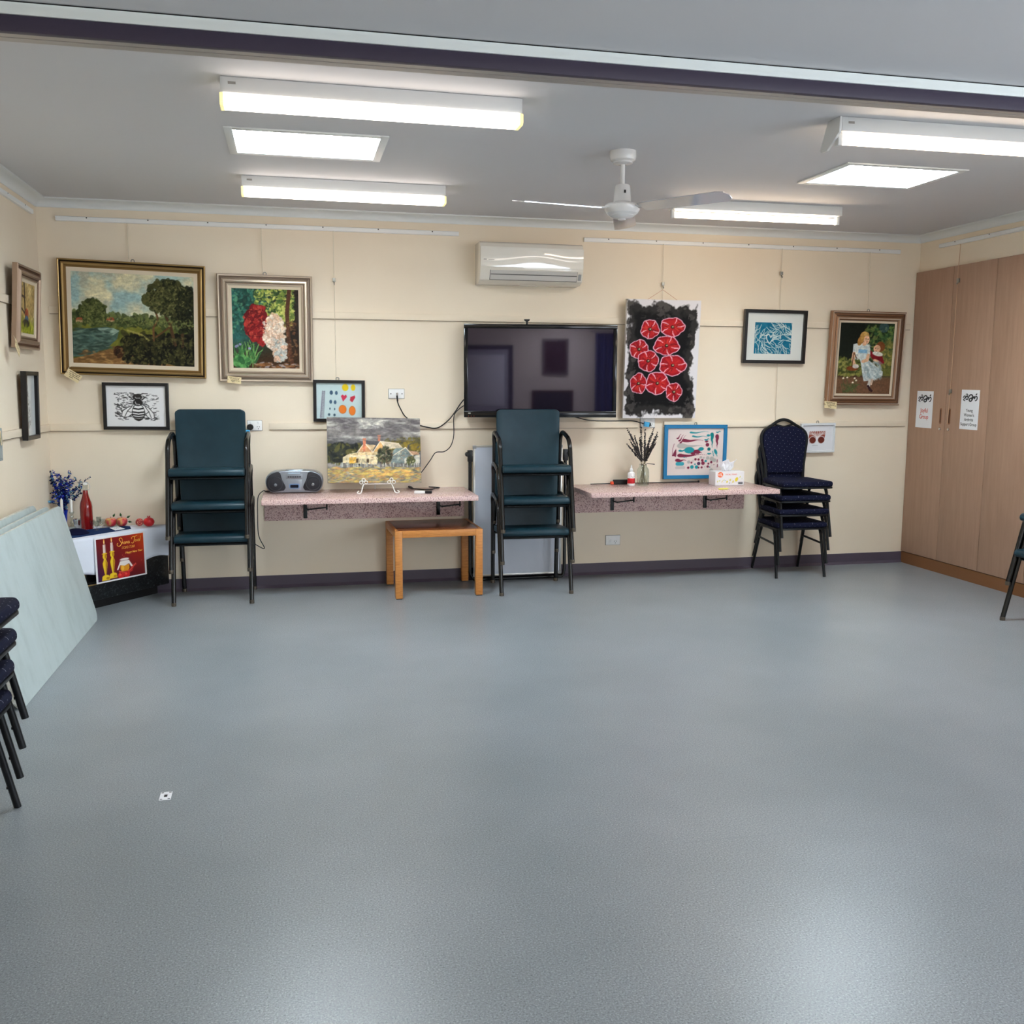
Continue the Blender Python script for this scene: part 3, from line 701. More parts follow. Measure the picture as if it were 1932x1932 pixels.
# ---------------------------------------------------------------- blue banquet chairs
def make_banquet(label, loc, rz, group):
    t = thing('banquet_chair', label, 'chair', loc, rz, group)
    r = 0.0125
    for s in (-1, 1):
        b = MB(); b.tube([(s*0.200, 0.0, 0.0), (s*0.192, 0.072, 0.335)], r, 8, r2=0.85); lg = b.build('leg', GREYMETAL, t, sharp=50)
        for by_, bz_ in ((0.029, 0.075), (0.054, 0.19)):
            b = MB(); b.lathe([(0, 0.0), (0.006, 0.001), (0.007, -0.008), (0, -0.008)], (s*0.196, by_, bz_), 8, axis='y'); b.build('stacking_bumper', BLACKP, lg)
        b = MB(); b.tube([(s*0.200, 0.430, 0.0), (s*0.186, 0.325, 0.335)], r, 8, r2=0.85); b.build('leg', GREYMETAL, t, sharp=50)
        b = MB(); b.tube(smooth([(s*0.192, 0.070, 0.33), (s*0.191, 0.088, 0.362), (s*0.190, 0.125, 0.372), (s*0.188, 0.275, 0.372), (s*0.187, 0.308, 0.362), (s*0.186, 0.327, 0.33)], 4), r, 8); b.build('side_rail', GREYMETAL, t, sharp=50)
        b = MB(); b.tube([(s*0.195, 0.053, 0.255), (s*0.188, 0.349, 0.272)], 0.008, 8, r2=1.2); b.build('stretcher', GREYMETAL, t)
    seat = [(-0.212, 0.034), (-0.205, 0.0), (-0.17, -0.013), (0.17, -0.013), (0.205, 0.0), (0.212, 0.034), (0.196, 0.37), (0.165, 0.40), (-0.165, 0.40), (-0.196, 0.37)]
    b = MB(); b.prism([(x*0.985, 0.2+(y-0.2)*0.985, 0.372) for x, y in seat], (0, 0, 0.014)); b.build('seat_frame', GREYMETAL, t, bevel=0.004)
    b = MB(); b.prism([(x, y, 0.386) for x, y in seat], (0, 0, 0.041)); b.build('seat', BLUE, t, bevel=0.016, seg=4, sharp=70)
    # back: gabled tube frame, padded panel, hand hole under the peak
    def yb(z): return 0.385+0.055*max(0, (z-0.36)/0.52)**1.15
    half = [(0.158, 0.375), (0.160, 0.46), (0.168, 0.56), (0.186, 0.66), (0.194, 0.715), (0.190, 0.762), (0.165, 0.798), (0.10, 0.838), (0.045, 0.870), (0.0, 0.880)]
    right = [(x, yb(z), z) for x, z in half]; left = [(-x, yb(z), z) for x, z in half[:-1]]
    b = MB(); b.tube(smooth(left+right[::-1], 4), 0.0125, 10); b.tube([(-0.158, yb(0.38), 0.38), (0.158, yb(0.38), 0.38)], 0.010, 8); b.build('back_frame', GREYMETAL, t)
    pan = [(x-0.010, z) for x, z in half[1:7]]
    out = [(-x, z) for x, z in pan]+[(-0.105, 0.822), (-0.058, 0.836), (-0.03, 0.826), (0.0, 0.822), (0.03, 0.826), (0.058, 0.836), (0.105, 0.822)]+[(x, z) for x, z in pan[::-1]]
    b = MB(); b.prism([(x, yb(z)-0.020, z) for x, z in out], (0, 0.030, 0)); b.build('backrest', BLUE, t, bevel=0.010, seg=3, sharp=70)
    b = MB(); b.tube(smooth([(-0.085, yb(0.838), 0.845), (-0.055, yb(0.836), 0.838), (0.0, yb(0.824), 0.826), (0.055, yb(0.836), 0.838), (0.085, yb(0.838), 0.845)], 4), 0.007, 8); b.build('hand_grip', GREYMETAL, t)
    return t
gD, gE = 'blue banquet chairs stacked by the right table', 'blue banquet chairs stacked at the left edge'
pb = make_banquet('blue dotted banquet chair on the floor, bottom of the stack by the tissue box table', (3.778, 6.572, 0), R(-1.5), gD)
for i, (n_, dx) in enumerate([('second from the floor in', 0.004), ('third from the floor in', 0.008), ('on top of', 0.012)]):
    dup(pb, (3.778+dx, 6.572-0.012*(i+1), 0.106*(i+1)), R(-1.5), 'blue dotted banquet chair %s the stack by the tissue box table' % n_, gD)
for i, n_ in enumerate(['on the floor, bottom of', 'second from the floor in', 'third from the floor in', 'on top of']):
    dup(pb, (-0.968+0.014*i, 3.262, 0.106*i), R(90), 'blue dotted banquet chair %s the stack at the left edge' % n_, gE)

# ---------------------------------------------------------------- folding tables leaning on the left wall
def lean_table(label, xb, xt, y0, y1, legs=True):
    hgt = 0.745; ang = math.atan2(xb-xt, 0.72)
    t = thing('folding_table', label, 'table', (xb, (y0+y1)/2, 0.0), 0, 'folding tables leaning on the left wall', rot=(0, -ang, 0))
    L_ = y1-y0; o = rrect(L_, hgt, 0.07, 6)
    b = MB(); b.prism([(-0.0275, y, hgt/2+z) for y, z in o], (0.025, 0, 0), 1)
    b.prism([(-0.003, y, hgt/2+z) for y, z in rrect(L_-0.001, hgt-0.001, 0.07, 6)], (0.003, 0, 0), 0); b.build('tabletop', [TBLW, TBLE], t, bevel=0.001, seg=1)
    if legs:
        for s in (-1, 1):
            y_ = s*(L_/2-0.22); b = MB()
            b.tube(smooth([(-0.042, y_, 0.10), (-0.042, y_, 0.55), (-0.042, y_-s*0.04, 0.62), (-0.042, y_-s*0.5, 0.62)], 5), 0.011, 8); b.tube([(-0.042, y_, 0.10), (-0.042, y_-s*0.5, 0.10)], 0.011, 8); b.build('folded_leg', BLKMETAL, t)
    return t
lean_table('pale grey folding table at the front of those leaning on the left wall', -1.222, -1.402, 4.525, 6.285)
lean_table('middle folding table leaning on the left wall, only its chipped edges show', -1.285, -1.465, 4.505, 6.262)
lean_table('rearmost folding table leaning flat against the left wall', -1.440, -1.515, 4.50, 6.175, legs=False)

# ---------------------------------------------------------------- corner fireplace unit under the cloth
A2 = Vector((-1.314, 6.568)); dv = Vector((0.64174, 0.76692)); nv_ = Vector((0.76692, -0.64174))
rzc = math.atan2(dv.y, dv.x)
def CS(s, off, z): q = A2+dv*s+nv_*off; return Vector((q.x, q.y, z))
fp = thing('corner_fireplace', 'black speckled corner fireplace unit under the white cloth', 'fireplace', (A2.x, A2.y, 0), rzc)
# local: x along the face, -y out of the face into the room
def loc2(p): q = Vector((p[0]-A2.x, p[1]-A2.y)); return (q.dot(dv), -q.dot(nv_))
def corner_poly(off, inset=0.006):
    fx = XL+inset; fy = D-inset
    pL = None
    s0 = (fx-(A2.x+nv_.x*off))/dv.x; s1 = (fy-(A2.y+nv_.y*off))/dv.y
    return [(s0, -off), (s1, -off), loc2((fx, fy))]
b = MB(); b.prism([(x, y, 0.0) for x, y in corner_poly(0.0, 0.03)], (0, 0, 0.062)); b.build('plinth', mat('black_plinth', (14, 14, 15), 0.5), fp)
b = MB(); b.prism([(x, y, 0.063) for x, y in corner_poly(0.045, 0.008)], (0, 0, 0.385)); b.build('body', GRAN, fp, bevel=0.002)
b = MB(); b.prism([(x, y, 0.4485) for x, y in corner_poly(0.060, 0.004)], (0, 0, 0.034)); b.build('mantel', GRAN, fp, bevel=0.002)
b = MB()
for a0, a1, z0, z1 in ((-0.087, -0.080, 0.166, 0.44), (0.409, 0.416, 0.166, 0.44), (-0.0795, 0.4085, 0.166, 0.173)): b.box(a0, a1, -0.0515, -0.0455, z0, z1)
b.build('gold_trim', GOLDL, fp)
b = MB(); b.box(-0.079, 0.408, -0.0475, -0.0455, 0.174, 0.44); b.build('firebox_glass', mat('black_firebox_glass', (10, 9, 9), 0.15), fp)
TOPZ = 0.4865
cl = thing('tablecloth', 'white linen cloth draped over the black corner fireplace', 'cloth', (A2.x, A2.y, 0), rzc)
po = corner_poly(0.066, 0.016); s0, s1 = po[0][0]+0.02, po[1][0]-0.012
b = MB(); cxy = po[2]
b.prism([(s0, -0.066, 0.4832), (s1, -0.066, 0.4832), (cxy[0], cxy[1], 0.4832)], (0, 0, 0.0026)); b.build('top', CLOTH, cl, sharp=50)
def drop(u, v):
    s = s0+(s1-s0)*u; wv = 0.004*math.sin(u*37)+0.006*math.sin(u*15+1); zb = 0.268+0.012*math.sin(u*9)+0.008*math.sin(u*23)-0.03*(1-u)
    z = 0.4858-(0.4858-zb)*v; return (s, -0.0665-(0.004+wv*0.5+0.004)*min(1, v*4), z)
b = MB(); b.grid(drop, 70, 12); b.build('front_drop', CLOTH, cl, solid=0.0022)
# ================================================================ PICTURES
def hang(name, label, quad, lean=0.0, tilt=0.0, dy=0.03, cat='picture', group=None):
    """quad: photo corners TL TR BR BL surveyed onto the wall -> centre, width, height"""
    q = [Wp(x, y, dy) for x, y in quad]
    w = ((q[1]-q[0]).length+(q[2]-q[3]).length)/2; h = ((q[0]-q[3]).length+(q[1]-q[2]).length)/2
    c = (q[0]+q[1]+q[2]+q[3])/4
    t = thing(name, label, cat, (c.x, D-0.0175-math.sin(abs(R(lean)))*h/2, c.z), 0, group, rot=(R(lean), R(tilt), 0))
    return t, w, h
def backing(w, h, parent, y0=-0.001, y1=-0.012):
    b = MB(); b.box(-w/2, w/2, y1, y0, -h/2, h/2); return b.build('backing_board', mat('brown_backing_board', (120, 98, 74), 0.8), parent)
def clip(t, h, x=0.0):
    b = MB(); b.tube([(x-0.010, -0.002, h/2-0.004), (x-0.010, -0.002, h/2+0.012), (x-0.005, -0.002, h/2+0.018), (x+0.005, -0.002, h/2+0.018), (x+0.010, -0.002, h/2+0.012), (x+0.010, -0.002, h/2-0.004)], 0.003, 6); b.build('hanger', MATS['steel_hook'], t)
PR_GOLD = [(0, 0, 1), (0, 0.036, 2), (0.006, 0.040, 2), (0.010, 0.038, 3), (0.016, 0.030, 3), (0.020, 0.034, 1), (0.028, 0.038, 1), (0.036, 0.032, 0), (0.044, 0.022, 0), (0.052, 0.020, 4), (0.056, 0.018, 4), (0.082, 0.012, 4), (0.082, 0.006, 4)]
PR_SILV = [(0, 0, 0), (0, 0.026, 0), (0.006, 0.032, 0), (0.014, 0.030, 1), (0.020, 0.022, 1), (0.030, 0.026, 0), (0.040, 0.038, 0), (0.050, 0.040, 0), (0.057, 0.030, 1), (0.062, 0.024, 0), (0.068, 0.028, 0), (0.074, 0.024, 2), (0.078, 0.018, 2), (0.098, 0.014, 2), (0.098, 0.006, 2)]
DGOLD = mat('dark_gold_groove', (44, 30, 16), 0.5, 0.3); DSILV = mat('grey_groove', (128, 112, 98), 0.45, 0.4); DBRZ = mat('dark_bronze_groove', (92, 62, 44), 0.5, 0.3)

# --- gold framed landscape (a plain pastoral view)
t, w, h = hang('framed_painting', 'large gold framed landscape with dark trees and a pond', [(107, 485), (387, 505), (390, 715), (117, 705)], 2.0, 1.6, 0.04)
moulding('frame', w, h, PR_GOLD, [GOLD, GOLDL, GOLDL, DGOLD, LINER], t); backing(w-0.02, h-0.02, t); clip(t, h, 0.0)
wi, hi = w-0.156, h-0.156
cv = Cv(250, 190, (150, 176, 178))
n1 = fbm(250, 190, 4, 3, 1.3); n2 = fbm(250, 190, 9, 8, 1.3)
cv.full((n1-0.36)*5*(1-cv.Y*0.2), (206, 198, 168)); cv.full((n2-0.52)*5*(cv.Y < 0.6), (176, 174, 158)); cv.full(((n1-0.6)*8).clip(0, 1)*(cv.Y < .5), (232, 220, 184))
cv.full((cv.Y > 0.52)*1.0, (78, 84, 36)); cv.full(((n2-0.45)*6)*(cv.Y > 0.54), (112, 110, 42))
cv.dabs(220, (0, .46, 1, .56), 0.05, [(74, 84, 46), (58, 68, 38), (96, 104, 58), (46, 54, 32)], 1, .85)
cv.blobdabs(130, .17, .43, .10, .13, .035, [(70, 76, 40), (92, 96, 52), (52, 58, 32)], 2, .9)
cv.blobdabs(40, .24, .44, .03, .12, .03, [(56, 64, 36), (80, 86, 46)], 4, .9)
for x, y, q in ((.06, .53, .06), (.31, .515, .07)): cv.poly([(x-q/2, y), (x-q/3, y-.03), (x+q/3, y-.03), (x+q/2, y)], (148, 74, 52)); cv.poly([(x-q/2.2, y), (x+q/2.2, y), (x+q/2.2, y+.02), (x-q/2.2, y+.02)], (176, 140, 108))
cv.poly([(0, .66), (.08, .62), (.28, .59), (.38, .62), (.36, .72), (.28, .82), (.12, .92), (0, .93)], (74, 96, 88)); cv.poly([(.2, .61), (.33, .60), (.38, .63), (.33, .68), (.24, .66)], (140, 160, 150))
cv.dabs(160, (0, .62, .3, .9), .04, [(56, 76, 70), (44, 58, 52), (96, 116, 104)], 5, .55, 0.0, 4)
cv.poly([(0, 1), (0, .95), (.14, .90), (.3, .83), (.48, .86), (.7, .95), (.85, 1)], (126, 92, 54)); cv.dabs(160, (.05, .86, .75, 1), .035, [(170, 130, 82), (120, 86, 50), (96, 70, 42)], 6, .6, 0.0, 3)
cv.poly([(.38, .80), (.55, .70), (1, .62), (1, 1), (.86, 1), (.62, .92)], (34, 32, 20)); cv.dabs(320, (.42, .66, 1, .97), .05, [(18, 17, 11), (34, 34, 18), (52, 50, 26), (14, 14, 10)], 7, .8)
cv.line([(.45, .62), (.56, .66), (.62, .72)], .02, (150, 138, 76), .8)
cv.line([(.84, .76), (.80, .55), (.74, .38), (.70, .2)], .035, (74, 50, 32), 1, .015); cv.line([(.90, .78), (.90, .5), (.95, .3)], .03, (64, 44, 28)); cv.line([(.66, .72), (.66, .58), (.70, .48), (.68, .40)], .022, (96, 64, 40)); cv.line([(.68, .68), (.78, .58), (.82, .5)], .018, (90, 60, 36))
cv.blobdabs(330, .78, .24, .17, .19, .04, [(38, 40, 22), (52, 54, 28), (26, 28, 16), (74, 72, 40)], 9, .85); cv.blobdabs(260, .94, .38, .12, .24, .04, [(28, 30, 17), (42, 44, 23), (20, 22, 13)], 10, .85)
cv.blobdabs(90, .66, .27, .09, .07, .03, [(64, 66, 36), (84, 82, 46)], 11, .85)
cv.blobdabs(60, .37, .86, .03, .05, .03, [(60, 36, 22), (40, 26, 18), (110, 80, 50)], 12, .9)
cv.blobdabs(500, .80, .26, .17, .19, .016, [(58, 60, 32), (30, 32, 18), (84, 82, 46), (110, 106, 62)], 61, .7); cv.blobdabs(420, .94, .38, .11, .24, .016, [(34, 36, 20), (54, 54, 28), (20, 22, 12)], 62, .7)
cv.blobdabs(200, .17, .43, .10, .13, .014, [(84, 90, 50), (110, 112, 64), (46, 52, 28)], 63, .7); cv.dabs(300, (0, .48, 1, .57), .014, [(96, 104, 58), (58, 66, 36), (120, 120, 66)], 64, .7); cv.dabs(400, (.4, .68, 1, .98), .016, [(70, 68, 36), (24, 24, 14), (92, 88, 48)], 65, .6)
cv.grain(.17, 66)
art(cv, 'painting', wi, hi, t, -0.013)

# --- silver framed garden picture (generic blossoms in a wood)
t, w, h = hang('framed_painting', 'silver framed painting of red and pale blossom in a dark wood', [(407, 517), (589, 521), (591, 721), (416, 720)], 1.6, 0.4, 0.035)
moulding('frame', w, h, PR_SILV, [SILV, DSILV, LINER], t); backing(w-0.02, h-0.02, t); clip(t, h, 0.0)
wi, hi = w-0.19, h-0.19
cv = Cv(150, 180, (38, 44, 34)); n1 = fbm(150, 180, 4, 21)
cv.full((1.1-cv.X*1.6)*(n1*1.6), (44, 96, 92)); cv.full(((cv.X-.72)*5), (44, 36, 32)); cv.full(((cv.Y-.62)*4)*(0.4+n1), (58, 40, 26))
cv.dabs(320, (0, 0, .55, .55), .03, [(50, 110, 98), (34, 78, 70), (86, 140, 110), (28, 58, 52)], 22, .75)
cv.dabs(420, (.35, 0, .92, .38), .026, [(120, 140, 62), (168, 172, 84), (72, 100, 50), (196, 196, 108), (48, 72, 40)], 23, .8)
cv.blobdabs(150, .8, .32, .13, .16, .026, [(150, 160, 78), (196, 196, 110), (96, 116, 56)], 24, .85)
cv.line([(.86, 0), (.82, .3), (.84, .7), (.9, 1)], .05, (84, 52, 38)); cv.dabs(120, (.76, .4, .96, .9), .02, [(112, 72, 48), (62, 44, 32), (130, 92, 60)], 25, .6)
cv.blobdabs(260, .36, .42, .16, .2, .045, [(150, 36, 36), (112, 24, 28), (178, 60, 48), (90, 20, 24)], 26, .9)
cv.blobdabs(70, .42, .6, .12, .08, .045, [(150, 36, 36), (118, 26, 28)], 27, .9)
cv.blobdabs(230, .62, .54, .14, .2, .045, [(232, 208, 188), (214, 176, 150), (240, 226, 214), (206, 190, 178)], 28, .85)
cv.blobdabs(110, .70, .76, .09, .14, .04, [(188, 190, 188), (214, 206, 200), (150, 152, 150), (220, 180, 156)], 29, .85)
q = random.Random(5)
for i in range(46):
    x = q.uniform(.02, .34); y = q.uniform(.84, 1.0); dx = q.uniform(-.1, .14)
    cv.line([(x, y), (x+dx*.5, y-.1), (x+dx, y-q.uniform(.12, .22))], .016, q.choice([(70, 120, 66), (46, 92, 54), (112, 156, 88)]), .9, .006)
cv.blobdabs(40, .12, .93, .12, .06, .05, [(62, 116, 66), (90, 146, 84), (40, 84, 50)], 31, .8)
for x, y in ((.07, .72), (.11, .7), (.25, .75), (.05, .73)): cv.ell(x, y, .02, .016, (140, 136, 176))
cv.dabs(80, (.3, .93, 1, 1), .03, [(150, 100, 56), (104, 66, 40), (180, 170, 180)], 32, .6, 0.0, 3)
cv.blobdabs(120, .36, .42, .15, .2, .014, [(176, 56, 46), (92, 18, 22), (196, 84, 66)], 67, .7); cv.blobdabs(140, .62, .56, .13, .22, .014, [(246, 234, 224), (196, 160, 138), (222, 196, 180)], 68, .7)
cv.grain(.22, 70, 1.0)
art(cv, 'painting', wi, hi, t, -0.015)

# --- bee print
t, w, h = hang('framed_print', 'black framed black and white bee print under the large landscape', [(193, 720), (318, 724), (321, 811), (197, 810)], 1.0, 0.6, 0.02)
PR_BLK = [(0, 0, 0), (0, 0.026, 0), (0.004, 0.028, 0), (0.020, 0.028, 0), (0.022, 0.024, 0), (0.022, 0.008, 0)]
moulding('frame', w, h, PR_BLK, [BLKFRAME], t); backing(w-0.02, h-0.02, t, y1=-0.006)
cv = Cv(125, 88, (232, 230, 230)); K = (34, 32, 34); WH = (236, 234, 234)
def bx(x): return (x-1168)/(1835-1168)
def by(y): return (y-268)/(740-268)
q = random.Random(3)
for i in range(330):
    x = q.uniform(.135, .87); y = by(q.uniform(350, 670))
    if q.random() < (0.95 if x < .3 or y < .35 else .5): l = q.uniform(.01, .06); cv.line([(x, y), (min(.875, x+l), y+q.uniform(-.012, .012))], q.uniform(.006, .016), K, .9)
for i in range(26): x = q.uniform(.135, .3); y = by(q.uniform(470, 620)); cv.line([(x, y), (x+.03, y+.03)], .02, K)
cv.poly([(bx(1460), by(490)), (bx(1345), by(560)), (bx(1335), by(620)), (bx(1400), by(630)), (bx(1470), by(580))], WH); cv.poly([(bx(1575), by(490)), (bx(1690), by(580)), (bx(1700), by(640)), (bx(1660), by(655)), (bx(1590), by(580))], WH)
for pts in ([(1462, 495), (1400, 520), (1345, 560), (1333, 615), (1365, 632), (1410, 625), (1455, 590), (1480, 560)], [(1575, 490), (1640, 520), (1695, 590), (1700, 640), (1665, 655), (1625, 630), (1590, 575)], [(1450, 510), (1400, 560), (1370, 620)], [(1600, 510), (1640, 570), (1665, 640)], [(1400, 560), (1440, 575)], [(1640, 565), (1610, 590)]): cv.line([(bx(a), by(c_)) for a, c_ in pts], .016, K)
cv.ell(bx(1522), by(575), .105, .20, WH)
for y0_, rx in ((535, .075), (575, .1), (605, .102), (632, .088), (655, .06)): cv.line([(bx(1522)-rx, by(y0_-6)), (bx(1522), by(y0_+4)), (bx(1522)+rx, by(y0_-6))], .036, K)
th = [R(a) for a in range(0, 361, 12)]; cv.line([(bx(1522)+.105*math.cos(a), by(575)+.2*math.sin(a)) for a in th], .014, K)
cv.ell(bx(1520), by(462), .082, .085, K); cv.ell(bx(1515), by(398), .08, .075, K); cv.line([(bx(1490), by(455)), (bx(1500), by(480)), (bx(1540), by(485))], .012, WH); cv.line([(bx(1490), by(400)), (bx(1505), by(412)), (bx(1545), by(410))], .01, WH)
cv.ell(bx(1522), by(662), .03, .03, K)
for pts in ([(1490, 375), (1470, 358), (1430, 352)], [(1545, 372), (1580, 358), (1630, 360)], [(1470, 430), (1430, 400), (1408, 380)], [(1570, 430), (1590, 410), (1608, 398)], [(1470, 480), (1430, 474), (1385, 482)], [(1570, 480), (1610, 478), (1640, 500)]): cv.line([(bx(a), by(c_)) for a, c_ in pts], .024, K, 1, .012)
art(cv, 'print', w-0.043, h-0.043, t, -0.009, GLAZED)

# --- fruit and dots drawing
t, w, h = hang('framed_print', 'black framed drawing of fruit and blue dots behind the cottage canvas', [(591, 717), (688, 720), (688, 796), (591, 792)], 1.0, 0.5, 0.02)
h = max(h, 0.295); moulding('frame', w, h, PR_BLK, [BLKFRAME], t); backing(w-0.02, h-0.02, t, y1=-0.006); clip(t, h, -0.01)
cv = Cv(96, 74, (196, 214, 214)); cv.full((fbm(96, 74, 8, 5)-.4)*.8, (176, 200, 204))
def dx(x): return (x-1217)/(1710-1217)
def dy_(y): return (y-1432)/(1800-1432)
for a, c_, rx, ry, col in ((1530, 1478, .07, .10, (226, 196, 26)), (1615, 1478, .05, .09, (226, 196, 26)), (1380, 1532, .036, .06, (66, 92, 116)), (1434, 1535, .03, .055, (66, 92, 116)), (1373, 1625, .03, .055, (66, 92, 116)), (1420, 1630, .03, .055, (66, 92, 116)), (1364, 1696, .014, .03, (60, 84, 100)), (1414, 1700, .014, .03, (60, 84, 100)), (1354, 1756, .026, .036, (60, 84, 100)), (1412, 1760, .026, .036, (60, 84, 100))): cv.ell(dx(a), dy_(c_), rx, ry, col)
for a, c_, rx, ry in ((1500, 1702, .092, .13), (1604, 1716, .08, .14)): cv.ell(dx(a), dy_(c_), rx, ry, (240, 214, 190)); cv.ell(dx(a), dy_(c_), rx*.92, ry*.94, (120, 84, 52)); cv.ell(dx(a), dy_(c_), rx*.86, ry*.88, (228, 122, 38))
cv.poly([(dx(1482), dy_(1565)), (dx(1500), dy_(1550)), (dx(1518), dy_(1562)), (dx(1540), dy_(1550)), (dx(1548), dy_(1575)), (dx(1505), dy_(1622))], (196, 50, 76)); cv.poly([(dx(1585), dy_(1575)), (dx(1632), dy_(1558)), (dx(1638), dy_(1580)), (dx(1605), dy_(1630)), (dx(1578), dy_(1610))], (190, 46, 66))
for i in range(24): y = 1518+i*11.5; x = 1298-i*1.2; cv.line([(dx(x-12), dy_(y)), (dx(x+12), dy_(y+4))], .018, (120, 112, 128))
cv.line([(dx(1286), dy_(1515)), (dx(1262), dy_(1790))], .012, (104, 98, 116)); cv.line([(dx(1310), dy_(1515)), (dx(1295), dy_(1790))], .012, (104, 98, 116))
art(cv, 'print', w-0.043, h-0.043, t, -0.009, GLAZED)

# --- poppy canvas, hung by a string and tipping forward
t, w, h = hang('canvas_painting', 'tall unframed canvas of red poppies on black', [(1184, 564), (1322, 568), (1308, 788), (1171, 789)], 3.6, 0.0, 0.06)
t.location.y += 0.0
cv = Cv(150, 226, (226, 222, 224))
ang_n = fbm(150, 226, 14, 41, .7, 4); nn = fbm(150, 226, 5, 42, .7)
def pu(x, y): v_ = (y-295)/1430.0; return ((x-(345-82*v_))/888.0, v_)
edge = (np.minimum(np.minimum(cv.X-.03, .945-cv.X+.03*np.sin(cv.Y*9))*1.0, np.minimum(cv.Y-.035, .985-cv.Y))+(ang_n-.5)*.16)
cv.full((edge-0.0)*45, (44, 41, 40)); cv.full(((edge-.075+(nn-.5)*.16)*22), (17, 16, 17)); cv.full(((ang_n-.6)*7).clip(0, .55)*(edge > .01)*(edge < .15), (104, 98, 93))
q = random.Random(14)
for x, y, rx, ry, p in ((610, 650, 112, 116, .3), (880, 618, 150, 116, 1.2), (475, 890, 112, 118, 2.1), (806, 842, 158, 116, .2), (582, 1028, 126, 128, 1.7), (878, 1078, 166, 128, .9), (462, 1300, 100, 126, 2.6), (690, 1296, 144, 140, .5), (890, 1402, 100, 116, 1.4)):
    u, v_ = pu(x, y); ru, rv = rx/888.0, ry/1430.0; N_ = 60
    def ring(k, wob=1.0): return [(u+ru*k*(1+wob*(.045*math.sin(5*a+p)+.03*math.sin(3*a+p*2)+.02*math.sin(11*a+p*3)))*math.cos(a), v_+rv*k*(1+wob*(.045*math.sin(5*a+p)+.03*math.sin(3*a+p*2)+.02*math.sin(11*a+p*3)))*math.sin(a)) for a in [2*PI*i/N_ for i in range(N_)]]
    cv.poly(ring(1.0), (232, 176, 196)); cv.poly(ring(.93), (158, 18, 28)); cv.poly(ring(.74), (178, 28, 32))
    for i in range(26):
        a = q.uniform(0, 2*PI); k0, k1 = q.uniform(.2, .4), q.uniform(.5, .85); cv.line([(u+ru*k0*math.cos(a), v_+rv*k0*math.sin(a)), (u+ru*k1*math.cos(a+.1), v_+rv*k1*math.sin(a+.1))], .007, q.choice([(214, 64, 44), (126, 10, 24), (196, 44, 36), (106, 8, 20)]), .75)
    for i in range(5):
        a = p+2*PI*i/5+q.uniform(-.2, .2); cv.line([(u+ru*.93*math.cos(a), v_+rv*.93*math.sin(a)), (u+ru*.68*math.cos(a+.1), v_+rv*.68*math.sin(a+.1)), (u+ru*.42*math.cos(a+.12), v_+rv*.42*math.sin(a+.12))], .009, (240, 176, 186), .95, .003)
    cv.ell(u, v_, .024, .014, (40, 26, 20)); cv.ell(u+.004, v_-.002, .012, .006, (196, 170, 130))
art(cv, 'canvas', w, h, t, -0.036, CANVAS, 0.034)
b = MB(); b.tube([(-0.14, -0.006, h/2-0.01), (0, 0.012, h/2+0.075), (0.13, -0.006, h/2-0.01)], 0.0016, 6); b.build('hanging_string', mat('pink_string', (206, 150, 124), 0.7), t)

# --- teal linocut
t, w, h = hang('framed_print', 'black framed teal linocut with a wide white mount', [(1405, 584), (1522, 586), (1514, 686), (1398, 685)], 2.0, 0.3, 0.025)
PR_BLK2 = [(0, 0, 0), (0, 0.030, 0), (0.004, 0.032, 0), (0.022, 0.032, 0), (0.025, 0.028, 0), (0.025, 0.008, 0)]
moulding('frame', w, h, PR_BLK2, [BLKFRAME], t); backing(w-0.02, h-0.02, t, y1=-0.006)
b = MB(); b.box(-w/2+0.022, w/2-0.022, -0.0085, -0.0065, -h/2+0.022, h/2-0.022); b.build('mount', mat('white_mount_board', (218, 220, 214), 0.15), t)
cv = Cv(110, 86, (20, 100, 128)); cv.full((fbm(110, 86, 10, 3)-.45)*2, (40, 122, 146)); q = random.Random(9); LN = (206, 214, 208)
for (x0, y0, x1, y1, n_, ln, a_) in ((0, 0, .3, .45, 9, .5, 1.9), (.3, 0, .7, .2, 7, .3, .5), (.6, 0, 1, .3, 8, .4, .9), (.65, .3, 1, .7, 8, .4, .2), (.55, .35, .8, .6, 8, .25, 2.6), (0, .55, .3, 1, 9, .3, 1.2), (.25, .65, .6, 1, 9, .3, .6), (.55, .65, 1, 1, 10, .35, 1.0), (.25, .2, .75, .35, 9, .22, 2.3), (.1, .3, .35, .7, 7, .3, .4)):
    for i in range(int(n_*1.5)):
        x = q.uniform(x0, x1); y = q.uniform(y0, y1); a = a_+q.uniform(-.35, .35); c_ = q.uniform(-.6, .6); l = ln*q.uniform(.6, 1.1)
        cv.line([(x, y), (x+l*.3*math.cos(a), y+l*.4*math.sin(a)), (x+l*.6*math.cos(a+c_*.5), y+l*.75*math.sin(a+c_*.5)), (x+l*.85*math.cos(a+c_), y+l*1.05*math.sin(a+c_))], .015, LN, .95)
cv.poly([(.3, .42), (.38, .34), (.44, .45), (.52, .36), (.5, .52), (.41, .70), (.33, .55)], LN); cv.poly([(.33, .44), (.38, .39), (.44, .5), (.5, .41), (.48, .52), (.41, .65), (.35, .54)], (20, 100, 128))
o = art(cv, 'print', 0.316, 0.242, t, -0.0092, PRINT); o.location = (-0.012, 0, -0.012)

